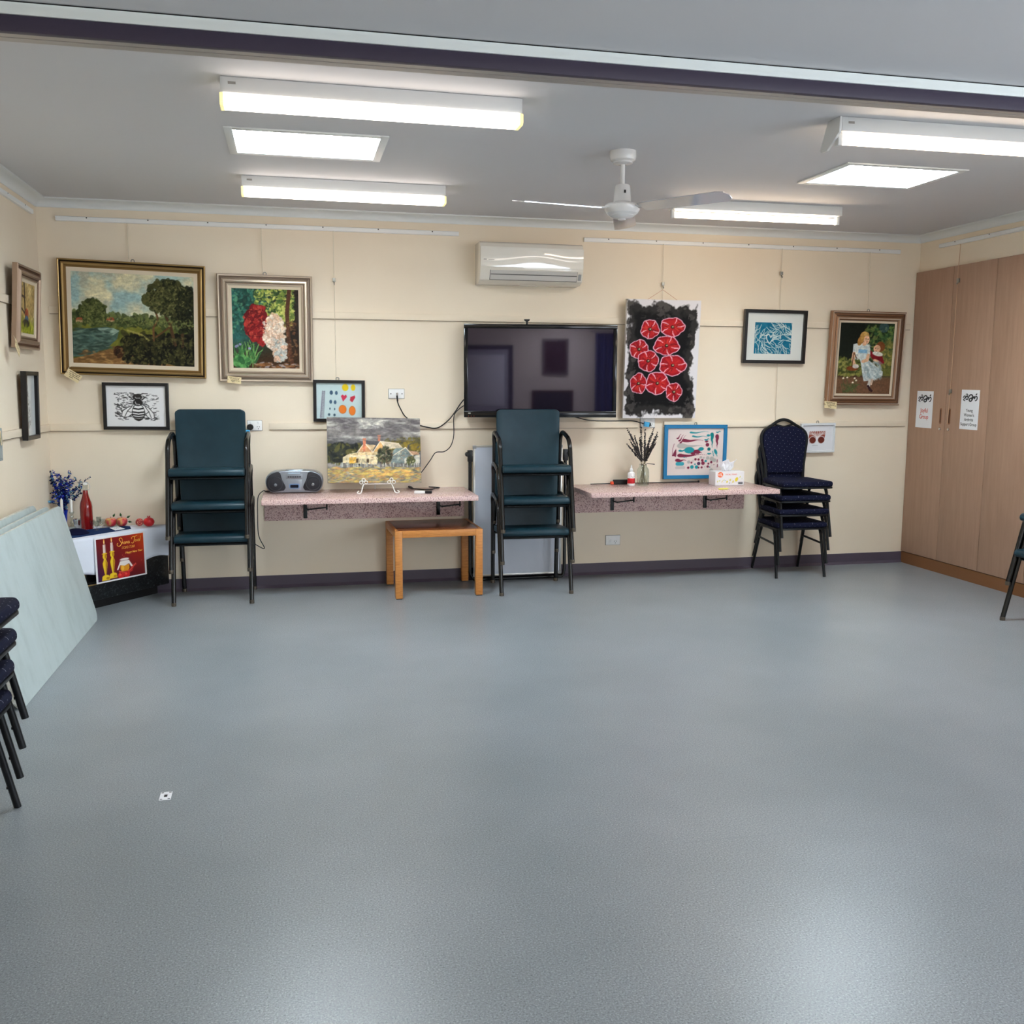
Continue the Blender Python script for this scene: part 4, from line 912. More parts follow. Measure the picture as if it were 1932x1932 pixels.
# --- children in a garden, bronze frame
t, w, h = hang('framed_painting', 'bronze framed painting of a girl in white beside a child in red', [(1566, 588), (1705, 588), (1695, 765), (1556, 763)], 2.4, 0.3, 0.035)
PR_BRZ = [(0, 0, 0), (0, 0.026, 0), (0.006, 0.034, 2), (0.014, 0.032, 1), (0.020, 0.024, 0), (0.030, 0.028, 0), (0.036, 0.034, 1), (0.042, 0.030, 0), (0.052, 0.036, 2), (0.062, 0.034, 0), (0.070, 0.024, 1), (0.074, 0.020, 3), (0.076, 0.020, 3), (0.094, 0.014, 3), (0.094, 0.006, 3)]
moulding('frame', w, h, PR_BRZ, [BRONZE, DBRZ, SILV, LINER], t); backing(w-0.02, h-0.02, t); clip(t, h, 0.0)
cv = Cv(120, 162, (22, 26, 20)); n1 = fbm(120, 162, 4, 71)
cv.full((cv.X-.42)*2.4*n1, (52, 84, 48)); cv.full((cv.Y-.7)*12, (110, 78, 58)); cv.full(((cv.Y-.5)*6).clip(0, 1)*(cv.Y < .74)*(n1*1.5), (110, 108, 52))
cv.dabs(260, (.45, .05, 1, .5), .03, [(60, 96, 56), (36, 62, 38), (94, 120, 62), (128, 134, 70)], 72, .6); cv.ell(.8, .06, .09, .07, (70, 96, 120), 0, .5); cv.dabs(160, (.75, .25, 1, .62), .03, [(150, 136, 72), (112, 110, 56), (84, 90, 48)], 73, .7)
cv.dabs(200, (0, .5, .42, .74), .03, [(126, 128, 60), (84, 92, 44), (152, 146, 84), (60, 68, 34)], 74, .75)
cv.ell(.76, .33, .085, .072, (122, 66, 36)); cv.ell(.70, .36, .065, .055, (226, 178, 146)); cv.poly([(.58, .38), (.66, .43), (.8, .44), (.86, .56), (.78, .58), (.62, .5), (.56, .43)], (124, 26, 34)); cv.ell(.72, .43, .10, .03, (222, 220, 216), .2); cv.ell(.7, .53, .06, .02, (226, 178, 146), .3)
cv.poly([(.26, .3), (.38, .28), (.56, .31), (.58, .45), (.56, .52), (.84, .68), (.84, .74), (.7, .80), (.5, .82), (.46, .7), (.42, .56), (.36, .45), (.26, .43)], (206, 214, 218))
cv.dabs(120, (.3, .3, .56, .5), .028, [(190, 204, 212), (226, 228, 228)], 75, .5); cv.dabs(120, (.48, .55, .8, .79), .035, [(176, 192, 200), (228, 230, 230), (150, 170, 180)], 76, .55, 1.0, 3)
cv.poly([(.36, .37), (.52, .375), (.52, .425), (.36, .42)], (128, 176, 214))
cv.ell(.455, .19, .085, .07, (190, 144, 80)); cv.ell(.385, .245, .05, .075, (170, 120, 60), .3); cv.ell(.495, .235, .055, .06, (232, 186, 154)); cv.ell(.46, .15, .06, .025, (206, 164, 96)); cv.ell(.415, .2, .035, .06, (190, 142, 76)); cv.ell(.46, .29, .04, .03, (228, 180, 148))
cv.line([(.475, .222), (.49, .224)], .008, (70, 46, 36)); cv.line([(.515, .226), (.528, .228)], .008, (70, 46, 36)); cv.line([(.495, .262), (.515, .264)], .008, (176, 84, 76)); cv.ell(.675, .352, .009, .006, (60, 38, 30)); cv.ell(.715, .36, .009, .006, (60, 38, 30)); cv.line([(.68, .39), (.70, .394)], .008, (176, 84, 76)); cv.line([(.28, .43), (.27, .52), (.31, .6)], .045, (224, 178, 146)); cv.line([(.55, .45), (.53, .52), (.46, .54)], .045, (224, 178, 146))
cv.ell(.27, .64, .11, .035, (122, 62, 34)); cv.ell(.33, .61, .06, .03, (206, 196, 196)); cv.line([(.26, .62), (.28, .42), (.34, .5)], .012, (90, 56, 34))
cv.line([(.62, .8), (.6, .87), (.6, .9)], .04, (220, 214, 210)); cv.line([(.59, .89), (.63, .94), (.66, .955)], .034, (52, 30, 34)); cv.line([(.66, .8), (.64, .86)], .03, (220, 190, 170))
for x, y in ((.12, .78), (.19, .77), (.33, .78), (.36, .81), (.3, .84)): cv.ell(x, y, .018, .013, (240, 228, 214)); cv.line([(x, y+.01), (x+.01, y+.12)], .006, (82, 96, 56))
for i in range(26): cv.line([(.1+.3*q.random(), .98), (.06+.4*q.random(), .86)], .007, (76, 88, 52), .8)
cv.grain(.2, 77, 1.0)
art(cv, 'painting', w-0.182, h-0.182, t, -0.015)

# --- small white framed print
t, w, h = hang('framed_print', 'small white framed print of two red round trees', [(1507, 798), (1577, 799), (1568, 855), (1510, 852)], 2.2, -1.0, 0.02)
PR_WH = [(0, 0, 0), (0, 0.020, 0), (0.003, 0.022, 0), (0.014, 0.022, 0), (0.018, 0.012, 0), (0.018, 0.008, 0)]
moulding('frame', w, h, PR_WH, [mat('white_frame_paint', (224, 226, 228), 0.35)], t); backing(w-0.01, h-0.01, t, y1=-0.006); clip(t, h, 0.0)
cv = Cv(70, 56, (226, 226, 230)); RD = (148, 66, 50)
cv.poly([(.24, .24), (.76, .24), (.74, .5), (.70, .7), (.25, .7), (.22, .5)], RD); cv.poly([(.46, .45), (.53, .45), (.55, .75), (.44, .75)], (226, 226, 230))
for a in range(-4, 5): cv.line([(.5, .5), (.5+a*.07, .24)], .02, (226, 220, 220)); cv.line([(.5+a*.05, .38), (.5+a*.09, .3)], .014, (226, 220, 220))
for x in (.35, .63): cv.ell(x, .58, .125, .15, (226, 220, 220)); cv.ell(x, .58, .105, .13, (106, 44, 36))
cv.line([(.35, .79), (.52, .79)], .012, (140, 140, 146))
art(cv, 'print', w-0.034, h-0.034, t, -0.0088, GLAZED)

# --- abstract in a blue frame
t, w, h = hang('framed_print', 'blue framed abstract of teal, plum and grey blobs', [(1256, 801), (1375, 802), (1365, 903), (1249, 903)], 0.6, 0.2, 0.03)
PR_BL = [(0, 0, 0), (0, 0.020, 0), (0.002, 0.022, 0), (0.026, 0.022, 0), (0.028, 0.020, 0), (0.028, 0.008, 0)]
moulding('frame', w, h, PR_BL, [BLUEF], t); backing(w-0.01, h-0.01, t, y1=-0.006); clip(t, h, 0.0)
cv = Cv(130, 112, (222, 208, 202)); TE, PL, GR = (34, 138, 146), (122, 42, 66), (176, 172, 166)
def ax_(x, y): v_ = (y-212)/692.0; return ((x-(712-48*v_))/(822.0), v_)
def drop_(x, y, r0, x2, y2, col, r1=3):
    P = [ax_(x+(x2-x)*i/14, y+(y2-y)*i/14+8*math.sin(i*.45)) for i in range(15)]
    for i, p_ in enumerate(P):
        k = i/14; r_ = (r0*(1-k)**1.6+r1)
        cv.ell(p_[0], p_[1], r_/822*1.6, r_/692, col)
for args in ((950, 392, 22, 1215, 392, PL), (900, 470, 36, 1245, 478, GR), (880, 540, 12, 1000, 525, TE), (1015, 535, 40, 1090, 542, TE, 6), (1190, 515, 20, 1130, 540, TE, 4), (880, 610, 24, 1260, 605, PL), (840, 680, 20, 960, 684, PL), (1120, 555, 26, 1190, 576, PL), (1060, 580, 14, 1120, 582, PL), (1050, 276, 10, 1310, 270, TE), (1080, 330, 9, 1280, 342, TE), (1300, 318, 12, 1310, 318, TE), (1255, 382, 7, 1310, 374, TE), (1265, 408, 8, 1295, 406, PL), (850, 362, 8, 905, 300, PL, 1), (875, 396, 9, 940, 310, PL, 1), (890, 425, 8, 970, 320, PL, 1), (1290, 585, 6, 1330, 590, TE), (1425, 272, 4, 1480, 266, TE)): drop_(*args)
for x, y, r_, col in ((1282, 456, 27, PL), (1302, 520, 24, (20, 110, 112)), (1325, 832, 28, GR), (1000, 706, 24, GR), (1062, 690, 20, (206, 190, 186)), (1100, 668, 18, PL), (1145, 672, 17, PL), (1200, 684, 20, PL), (1180, 640, 20, GR), (1222, 648, 14, GR), (1280, 650, 26, GR), (1340, 664, 34, GR), (1376, 684, 28, GR), (1250, 694, 18, TE), (1208, 726, 27, PL), (1145, 730, 25, (74, 44, 78)), (1040, 716, 14, PL), (1090, 740, 12, TE), (1288, 734, 15, PL), (1330, 712, 18, PL), (1044, 780, 27, TE), (990, 790, 18, PL), (1112, 782, 26, TE), (1140, 790, 14, PL), (1186, 788, 16, PL), (1276, 776, 18, PL), (1304, 784, 9, TE), (1232, 780, 9, GR), (1330, 756, 16, (208, 198, 192)), (936, 636, 9, TE), (964, 642, 5, TE), (1368, 750, 6, PL)): p_ = ax_(x, y); cv.ell(p_[0], p_[1], r_/822, r_/692, col)
for x0, x1, y, col, r_ in ((835, 905, 732, (60, 156, 170), 27), (820, 925, 788, (196, 186, 182), 20)): cv.line([ax_(x0, y), ax_(x1, y)], 2*r_/692, col)
for x, y, y2, col in ((1355, 310, 498, (20, 124, 124)), (1428, 336, 506, PL)):
    for i in range(14): k = i/13; p_ = ax_(x+(4*math.sin(i) if k < .8 else 0)-6*k, y+(y2-y)*k); r_ = 24*(1-k)**1.3+3; cv.ell(p_[0], p_[1], r_/822, r_*1.2/692, col)
cv.poly([ax_(760, 620), ax_(790, 560), ax_(824, 510), ax_(826, 590), ax_(815, 634), ax_(790, 618)], PL); cv.line([ax_(765, 610), ax_(775, 510), ax_(800, 440)], .008, PL)
cv.ell(*ax_(1400, 560), .026, .06, TE, -.4); cv.line([ax_(1355, 550), ax_(1368, 622)], .014, TE); cv.line([ax_(1405, 590), ax_(1420, 625)], .012, TE)
for y in (690, 760): cv.line([ax_(1420, y-12), ax_(1416, y+24)], .016, PL)
art(cv, 'print', w-0.054, h-0.054, t, -0.0088, PRINT)

# --- cottage canvas on the wire easel
TZ = 0.707
e0, e1 = at(672, 928, 2, TZ), at(749, 927, 2, TZ)
ecx = (e0.x+e1.x)/2; ey = 6.745
LEAN = -13
bot = at(708, 911, 1, ey+0.02)
cvw, cvh = 0.655, 0.462
t = thing('canvas_painting', 'canvas of cottages under a grey sky, propped on a white wire easel', 'picture', (0,0,0), 0)
cx_ = at(706, 850, 1, ey+0.07)
t.location = (cx_.x, ey+0.012+math.sin(R(-LEAN))*cvh/2, bot.z+math.cos(R(LEAN))*cvh/2); t.rotation_euler = (R(LEAN), R(1.0), R(1.5))
cv = Cv(182, 128, (112, 106, 108)); n1 = fbm(182, 128, 3, 51, 2.4); n2 = vnoise(182, 128, 5, 26, 52)
cv.full((n1-.45)*4, (150, 144, 142)); cv.full((n2-.55)*3*(cv.Y < .36), (200, 196, 190)); cv.full(((.36-cv.Y)*2).clip(0, 1)*(n2 < .4), (92, 86, 92)); cv.full(((cv.Y-.28)*6).clip(0, .8)*(cv.Y < .7), (74, 74, 80))
cv.blobdabs(120, .48, .09, .12, .04, .05, [(222, 218, 210), (190, 184, 180)], 53, .6, 4)
def cu(x, y): v_ = (y-495)/700.0; return ((x-(764+44*v_))/985.0, v_)
cv.dabs(200, (0, .42, .36, .68), .06, [(44, 46, 44), (60, 64, 50), (34, 36, 38), (92, 88, 48)], 54, .8); cv.dabs(120, (.62, .32, 1, .55), .045, [(138, 116, 44), (108, 96, 46), (88, 84, 60)], 55, .8)
HS = [([(1100, 870), (1170, 770), (1255, 860), (1290, 790), (1210, 786), (1170, 770)], (206, 176, 140)), ([(1100, 868), (1168, 766), (1262, 868)], (208, 150, 108)), ([(1262, 866), (1335, 752), (1365, 800), (1350, 866)], (214, 168, 112)), ([(1335, 750), (1530, 770), (1580, 822), (1400, 830)], (206, 190, 168)), ([(955, 985), (950, 925), (1005, 890), (1110, 868), (1310, 862), (1320, 905), (1312, 1000), (1000, 985)], (226, 208, 172)), ([(1000, 905), (1110, 868), (1310, 864), (1322, 905), (1160, 905), (1010, 912)], (222, 196, 150)), ([(1450, 905), (1600, 815), (1680, 905), (1680, 985), (1450, 985)], (120, 132, 134)), ([(1430, 895), (1500, 825), (1610, 818), (1560, 900)], (132, 146, 146)), ([(1640, 850), (1730, 860), (1760, 890), (1660, 895)], (196, 150, 124)), ([(1600, 930), (1760, 890), (1765, 985), (1600, 985)], (196, 192, 184)), ([(1020, 985), (1020, 925), (1100, 920), (1100, 985)], (222, 170, 72))]
for pts, col in HS: cv.poly([cu(*p_) for p_ in pts], col)
for pts in ([(1100, 870), (1170, 768), (1262, 868)], [(1262, 868), (1335, 750), (1400, 830)], [(1480, 900), (1605, 815), (1690, 905)], [(1005, 908), (1310, 904)], [(1335, 750), (1530, 772)]): cv.line([cu(*p_) for p_ in pts], .012, (232, 216, 196))
for x, y, a, c_ in ((1150, 720, 1185, 860), (1302, 685, 1336, 748)): cv.poly([cu(x, y), cu(a, y), cu(a-4, c_), cu(x+10, c_)], (206, 124, 96))
for x, y in ((1090, 935), (1200, 935)): cv.poly([cu(x, y), cu(x+26, y), cu(x+26, y+46), cu(x, y+46)], (84, 66, 52))
cv.blobdabs(140, *cu(1390, 900), .075, .13, .03, [(62, 66, 52), (84, 88, 64), (44, 48, 40), (112, 96, 76)], 56, .85); cv.blobdabs(50, *cu(1665, 960), .04, .06, .03, [(92, 96, 62), (70, 76, 50)], 57, .85)
q = random.Random(2)
for i in range(70): x = q.uniform(850, 1790); cv.line([cu(x, 985+q.uniform(-5, 12)), cu(x+4, 1035)], .012, q.choice([(150, 152, 152), (120, 122, 126), (186, 186, 184)]), .9)
cv.poly([cu(800, 1040), cu(1790, 1025), cu(1800, 1195), cu(808, 1215)], (150, 138, 112)); cv.dabs(520, (0, .76, 1, 1), .04, [(196, 168, 88), (130, 124, 112), (190, 138, 88), (104, 104, 98), (206, 180, 110), (156, 150, 140)], 58, .75, 0.0, 4); cv.dabs(90, (.45, .8, .9, .9), .04, [(212, 160, 96), (222, 190, 110)], 59, .8, 0.0, 4)
cv.dabs(260, (0, .0, 1, .36), .05, [(132, 128, 130), (96, 90, 96), (172, 168, 164), (116, 110, 114)], 78, .35, 0.05, 5); cv.dabs(160, (.2, .5, .98, .75), .018, [(240, 226, 200), (160, 120, 96), (120, 110, 100), (220, 200, 170)], 79, .45)
cv.grain(.22, 80, 2.5)
art(cv, 'canvas', cvw, cvh, t, -0.018, CANVAS, 0.018, (200, 196, 190))
t = thing('display_easel', 'white scrolled wire easel on the left pink table', 'easel', (ecx, ey, TZ))
b = MB(); zb_ = bot.z-TZ
for s in (-1, 1):
    x = s*0.105
    b.tube(smooth([(x+s*0.028, -0.075, 0.022), (x+s*0.040, -0.078, 0.012), (x+s*0.030, -0.076, 0.004), (x+s*0.012, -0.066, 0.010), (x+s*0.002, -0.045, zb_*0.6), (x-s*0.008, -0.026, zb_-0.005)], 6), 0.0042, 8)
    b.tube([(x-s*0.008, -0.026, zb_-0.005), (x-s*0.008, 0.04, zb_-0.006)], 0.0042, 8)
    for dx_, dz_ in ((-0.017, 0.008), (0.017, 0.008), (0, 0.026)): b.tube([(x-s*0.008+dx_+0.011*math.cos(a), -0.026, zb_+dz_+0.011*math.sin(a)) for a in [2*PI*i/14 for i in range(14)]], 0.0032, 6, closed=True)
    b.tube([(x-s*0.008, 0.04, zb_-0.006), (x*0.6, 0.135, 0.30)], 0.004, 8)
b.tube([(-0.097, 0.005, zb_-0.006), (0.097, 0.005, zb_-0.006)], 0.004, 8); b.tube([(-0.063, 0.135, 0.30), (0.063, 0.135, 0.30)], 0.004, 8); b.tube([(0, 0.135, 0.30), (0, 0.20, 0.004)], 0.004, 8)
b.build('wire_frame', mat('white_wire', (232, 228, 222), 0.4), t)

# --- two pictures on the left wall
def hang_left(label, y0, y1, z0, z1, prof, mats, lean=1.5):
    w, h = y1-y0, z1-z0
    t = thing('framed_painting', label, 'picture', (XL+0.0175+math.sin(R(lean))*h/2, (y0+y1)/2, (z0+z1)/2), 0, None, rot=(R(lean), 0, R(90)))
    moulding('frame', w, h, prof, mats, t); return t, w, h
t, w, h = hang_left('bronze framed painting of a figure under a tree on the left wall', 6.185, 6.715, 1.668, 2.158, PR_SILV, [mat('mauve_bronze_leaf', (156, 132, 112), 0.35, 0.5), DBRZ, LINER], 4.0)
backing(w-0.02, h-0.02, t)
cv = Cv(70, 66, (170, 142, 92)); cv.full((cv.Y-.62)*6, (128, 132, 40)); cv.full((fbm(70, 66, 5, 81)-.5)*3, (206, 186, 140))
cv.line([(.3, 0), (.35, .3), (.4, .62)], .07, (52, 38, 30)); cv.line([(.0, .25), (.38, .3)], .05, (60, 44, 34)); cv.line([(.0, .45), (.36, .6)], .04, (52, 38, 30)); cv.ell(.5, .62, .12, .12, (150, 74, 46)); cv.ell(.5, .72, .12, .08, (84, 104, 130)); cv.ell(.46, .8, .22, .08, (56, 48, 44)); cv.dabs(120, (0, .8, 1, 1), .05, [(160, 160, 40), (110, 124, 36), (186, 176, 60)], 82, .7, 1.5, 4)
cv.grain(.35, 83, .7)
art(cv, 'painting', w-0.19, h-0.19, t, -0.015)
t, w, h = hang_left('black framed pencil drawing on the left wall, below the bronze frame', 6.298, 6.598, 1.116, 1.533, PR_BLK2, [BLKFRAME], 1.5)
backing(w-0.02, h-0.02, t, y1=-0.006)
cv = Cv(60, 86, (212, 216, 216)); q = random.Random(8); cv.ell(.3, .2, .09, .06, (150, 152, 154)); cv.ell(.3, .2, .07, .045, (212, 214, 214))
for i in range(160): y = q.uniform(.24, .85); x = .34+.22*(y-.2)+q.uniform(-.1, .1)*(1.2 if y > .4 else .6); cv.line([(x, y), (x+q.uniform(-.05, .05), y+q.uniform(.01, .05))], .007, q.choice([(110, 112, 114), (150, 152, 154), (84, 86, 88)]), .8)
art(cv, 'drawing', w-0.049, h-0.049, t, -0.009, GLAZED)
t, w, h = hang_left('grey edged print on the left wall, cut by the left edge of the picture', 5.52, 5.802, 1.035, 1.215, PR_WH, [mat('grey_frame_paint', (150, 154, 150), 0.5)], 1.0)
backing(w-0.01, h-0.01, t, y1=-0.006); cv = Cv(30, 30, (206, 206, 202)); art(cv, 'print', w-0.034, h-0.034, t, -0.0088, PRINT)

# --- handwritten price tags tied to the frames
def price_tag(label, loc, rot, w=0.10, h=0.062, side=1):
    t = thing('price_tag', label, 'tag', loc, 0, 'price tags on the frames', rot=rot)
    cv = Cv(40, 25, (224, 204, 160)); q = random.Random(int(loc[0]*977) % 1000)
    for r_ in range(4):
        x = .16+.06*r_; y = .2+.19*r_
        while x < (.86 if r_ < 3 else .5): l = q.uniform(.05, .13); cv.line([(x, y+q.uniform(-.03, .03)), (x+l/2, y+q.uniform(-.05, .05)), (x+l, y+q.uniform(-.03, .03))], .05, (44, 34, 30), .9); x += l+q.uniform(.02, .06)
    cv.ell(.06, .5, .03, .05, (90, 70, 50))
    art(cv, 'card', w, h, t, -0.0008, PRINT, 0.0008, (216, 196, 150))
    b = MB(); b.tube([(-w/2+0.006, -0.001, 0.0), (-w/2-0.004, 0.004, 0.03), (-w/2+0.004, 0.012, 0.05)], 0.0012, 5); b.build('tie_string', STRING, t)
def tagpos(px, py, dy): p_ = Wp(px, py, dy); return (p_.x, p_.y, p_.z)
price_tag('buff price tag hanging from the gold landscape frame', tagpos(138, 709, 0.075), (R(-8), R(33), 0), 0.098, 0.055)
price_tag('buff price tag hanging from the silver blossom frame', tagpos(442, 717, 0.070), (R(-5), R(7), 0), 0.092, 0.046)
price_tag('buff price tag hanging from the bronze frame of the girl in white', tagpos(1567, 764, 0.085), (R(-6), R(4), 0), 0.108, 0.056)
p_ = at(33, 656, 0, XL+0.07); price_tag('buff price tag hanging from the bronze frame on the left wall', (p_.x, p_.y, p_.z), (R(-4), R(40), R(90)), 0.10, 0.058)
p_ = at(2, 824, 0, XL+0.04); price_tag('buff price tag at the left edge of the picture, above the grey print', (p_.x, p_.y, p_.z), (R(-4), R(80), R(90)), 0.09, 0.05)

# --- cords
steel = MATS['steel_hook']
yc = D-0.0195
for lab, px, py, hooks in (('cord holding up the gold framed landscape', 243, 489, []), ('cord holding up the silver framed blossom painting', 495, 517, []), ('cord with a loose hook above the fruit drawing', 634, 716, [531]), ('cord with a hook holding the poppy canvas', 1250, 566, [538]), ('cord with a loose hook behind the teal linocut', 1463, 800, [518]), ('cord holding up the bronze framed children', 1637, 588, [])):
    p_ = Wp(px, py, 0.0195); cord(lab, p_.x, zr-0.017, p_.z, [Wp(px, hk, 0.0135).z for hk in hooks], yc)
p0 = at(1813, 452, 0, XR-0.014); p1 = at(1809, 500, 0, XC-0.004); p2 = at(1793, 742, 0, XC-0.006); p3 = at(1787, 800, 0, XC-0.006)
t = thing('picture_hanger', 'cord with two hooks hanging down over the cupboard doors', 'cord', (XC, p0.y, 0), 0, 'hanging cords')
b = MB(); b.tube([(p0.x-XC, 0, 2.535), (XC-0.004-XC, p1.y-p0.y, 2.38), (-0.006, p2.y-p0.y, p2.z), (-0.006, p3.y-p0.y, p3.z)], 0.0026, 6); b.build('line', mat('tan_cord', (196, 160, 128), 0.6), t)
for px, py in ((1808, 529), (1793, 738)):
    q_ = at(px, py, 0, XC-0.008); b = MB(); b.box(q_.x-XC-0.006, q_.x-XC+0.006, q_.y-p0.y-0.011, q_.y-p0.y+0.011, q_.z-0.016, q_.z+0.014); b.tube([(q_.x-XC-0.003, q_.y-p0.y, q_.z-0.015), (q_.x-XC-0.010, q_.y-p0.y, q_.z-0.03), (q_.x-XC-0.014, q_.y-p0.y, q_.z-0.02)], 0.0035, 6); b.build('hook', steel, t, bevel=0.002)
# ================================================================ TELEVISION, AIR CONDITIONER, OUTLETS
TVR = -8.0
w, h = 1.122, 0.672
tl = Wp(875, 611, 0.085); c0 = Vector((tl.x, D-0.085, 0))
ctr = c0+Vector((math.cos(R(TVR)), math.sin(R(TVR)), 0))*w/2
zt = (tl.z+Wp(874, 787, 0.085).z)/2
t = thing('television', 'large black flat screen television swung out from the wall', 'television', (ctr.x, ctr.y, zt), R(TVR))
b = MB(); b.box(-w/2, w/2, -0.004, 0.03, -h/2, h/2); b.box(-w/2, w/2, -0.022, -0.0045, h/2-0.030, h/2); b.box(-w/2, w/2, -0.022, -0.0045, -h/2, -h/2+0.046); b.box(-w/2, -w/2+0.028, -0.022, -0.0045, -h/2+0.0465, h/2-0.0305); b.box(w/2-0.028, w/2, -0.022, -0.0045, -h/2+0.0465, h/2-0.0305); b.build('bezel', mat('gloss_black_bezel', (9, 9, 11), 0.12), t, bevel=0.003)
SCR = mat('dark_plasma_screen', (26, 22, 32), 0.03, spec=0.5)
nodes(SCR)[3].inputs['IOR'].default_value = 1.62; nodes(SCR)[3].inputs['Specular Tint'].default_value = (0.86, 0.78, 1.0, 1)
b = MB(); b.box(-w/2+0.0285, w/2-0.0285, -0.0125, -0.0042, -h/2+0.0468, h/2-0.0308); b.build('screen', SCR, t)
b = MB(); b.box(-w/2+0.03, -w/2+0.048, -0.0232, -0.0222, -h/2+0.026, -h/2+0.034); b.build('maker_badge', ALU, t)
b = MB()
for i in range(3): b.box(-w/2+0.03+i*0.02, -w/2+0.034+i*0.02, -0.0232, -0.0222, -h/2+0.008, -h/2+0.011)
b.build('indicator_lights', mat('red_indicator', (200, 90, 50), 0.4), t)
b = MB(); b.box(-0.2, 0.2, 0.031, 0.045, -0.2, 0.2); b.box(-0.03, 0.03, 0.046, 0.135, -0.05, 0.05, M=Matrix.Rotation(R(8), 4, 'Z')); b.build('wall_bracket', BLKMETAL, t)
p_ = at(995, 607, 1, ctr.y); b = MB(); xx = (p_.x-ctr.x)/math.cos(R(TVR)); b.prism([(xx-0.022, -0.012, h/2+0.036), (xx+0.022, -0.012, h/2+0.036), (xx+0.018, -0.012, h/2+0.026), (xx+0.006, -0.012, h/2+0.018), (xx+0.006, -0.012, h/2+0.0002), (xx-0.006, -0.012, h/2+0.0002), (xx-0.006, -0.012, h/2+0.018), (xx-0.018, -0.012, h/2+0.026)], (0, 0.02, 0)); b.build('sensor', BLACKP, t, bevel=0.001)

# air conditioner
a0, a1 = Wp(906, 462, 0.2), Wp(1101, 464, 0.2)
AW = a1.x-a0.x; zb = Wp(1000, 536, 0.18).z; ztop = 2.470
t = thing('air_conditioner', 'white wall air conditioner above the television', 'air conditioner', ((a0.x+a1.x)/2, D-0.0015, zb))
AH = ztop-zb
prof = [(0, 0.0), (0, AH), (-0.165, AH), (-0.190, AH-0.012), (-0.204, 0.115), (-0.200, 0.085), (-0.172, 0.022), (-0.120, 0.0)]
b = MB(); b.prism([(-AW/2, y, z) for y, z in prof], (AW, 0, 0)); b.build('casing', ACW, t, bevel=0.004)
def acz(px, py): return Wp(px, py, 0.21).z-zb
wave = [(Wp(px, py, 0.21).x-t.location.x, acz(px, py)) for px, py in [(906, 484), (935, 483), (962, 481), (985, 477), (1005, 475), (1030, 477), (1046, 481), (1064, 486), (1080, 488), (1101, 487)]]
wx = [p[0] for p in wave]; wz = [p[1] for p in wave]
zlo, zhi = 0.112, AH-0.038
def pan_y(x, z):
    k = sum(np.interp(x+d, wx, wz) for d in (-.05, -.025, 0, .025, .05))/5; q = z-k
    return -0.2125-0.030*q+0.30*q*q
b = MB(); nu, nv = 60, 24; ptsf = []
for lay in (0, 1):
    for j_ in range(nv+1):
        for i_ in range(nu+1):
            x = -AW/2+0.0015+(AW-0.003)*i_/nu; z = zlo+(zhi-zlo)*j_/nv; ptsf.append((x, pan_y(x, z)+(0.014 if lay else 0), z))
n1_ = (nu+1)*(nv+1); fs = []
for j_ in range(nv):
    for i_ in range(nu):
        q = j_*(nu+1)+i_; fs.append((q, q+1, q+nu+2, q+nu+1)); fs.append((n1_+q, n1_+q+nu+1, n1_+q+nu+2, n1_+q+1))
for i_ in range(nu):
    fs.append((i_+1, i_, n1_+i_, n1_+i_+1)); q = nv*(nu+1)+i_; fs.append((q, q+1, n1_+q+1, n1_+q))
for j_ in range(nv):
    q = j_*(nu+1); fs.append((q, q+nu+1, n1_+q+nu+1, n1_+q)); q += nu; fs.append((q+nu+1, q, n1_+q, n1_+q+nu+1))
b.add(ptsf, fs); fpn = b.build('front_panel', mat('gloss_white_panel', (232, 227, 216), 0.35, coat=1.0), t)
MATS['gloss_white_panel'].node_tree.nodes['Principled BSDF'].inputs['Coat Roughness'].default_value = 0.03; MATS['gloss_white_panel'].node_tree.nodes['Principled BSDF'].inputs['Coat IOR'].default_value = 1.8
b = MB()
b.prism([(-AW/2+0.075, y, z) for y, z in [(-0.2015, 0.089), (-0.1755, 0.027), (-0.178, 0.026), (-0.2035, 0.088)]], (AW-0.12, 0, 0)); b.build('vane', mat('light_grey_vane', (200, 196, 190), 0.35), t)
b = MB(); b.prism([(-AW/2+0.077, y, z) for y, z in [(-0.1925, 0.0645), (-0.1905, 0.0600), (-0.193, 0.0590), (-0.195, 0.0635)]], (AW-0.124, 0, 0))
b.prism([(-AW/2+0.071, y, z) for y, z in [(-0.2020, 0.090), (-0.1750, 0.025), (-0.1765, 0.0245), (-0.2036, 0.0895)]], (0.003, 0, 0)); b.prism([(AW/2-0.046, y, z) for y, z in [(-0.2020, 0.090), (-0.1750, 0.025), (-0.1765, 0.0245), (-0.2036, 0.0895)]], (0.003, 0, 0)); b.prism([(-AW/2+0.071, y, z) for y, z in [(-0.1750, 0.0262), (-0.1735, 0.0235), (-0.1755, 0.0225), (-0.1775, 0.0255)]], (AW-0.114, 0, 0)); b.build('vane_seams', mat('dark_grey_seam', (70, 66, 64), 0.6), t)
b = MB(); b.prism([(AW/2-0.035, y, z) for y, z in [(-0.1975, 0.075), (-0.180, 0.034), (-0.182, 0.033), (-0.1995, 0.0745)]], (0.022, 0, 0)); b.build('indicator_panel', GREYP, t)
b = MB(); b.box(-AW/2+0.022, -AW/2+0.044, -0.2128, -0.2120, 0.158, 0.163); b.box(-AW/2+0.056, -AW/2+0.10, -0.2128, -0.2122, 0.158, 0.1605); b.build('maker_mark', mat('grey_print', (120, 116, 112), 0.6), fpn)
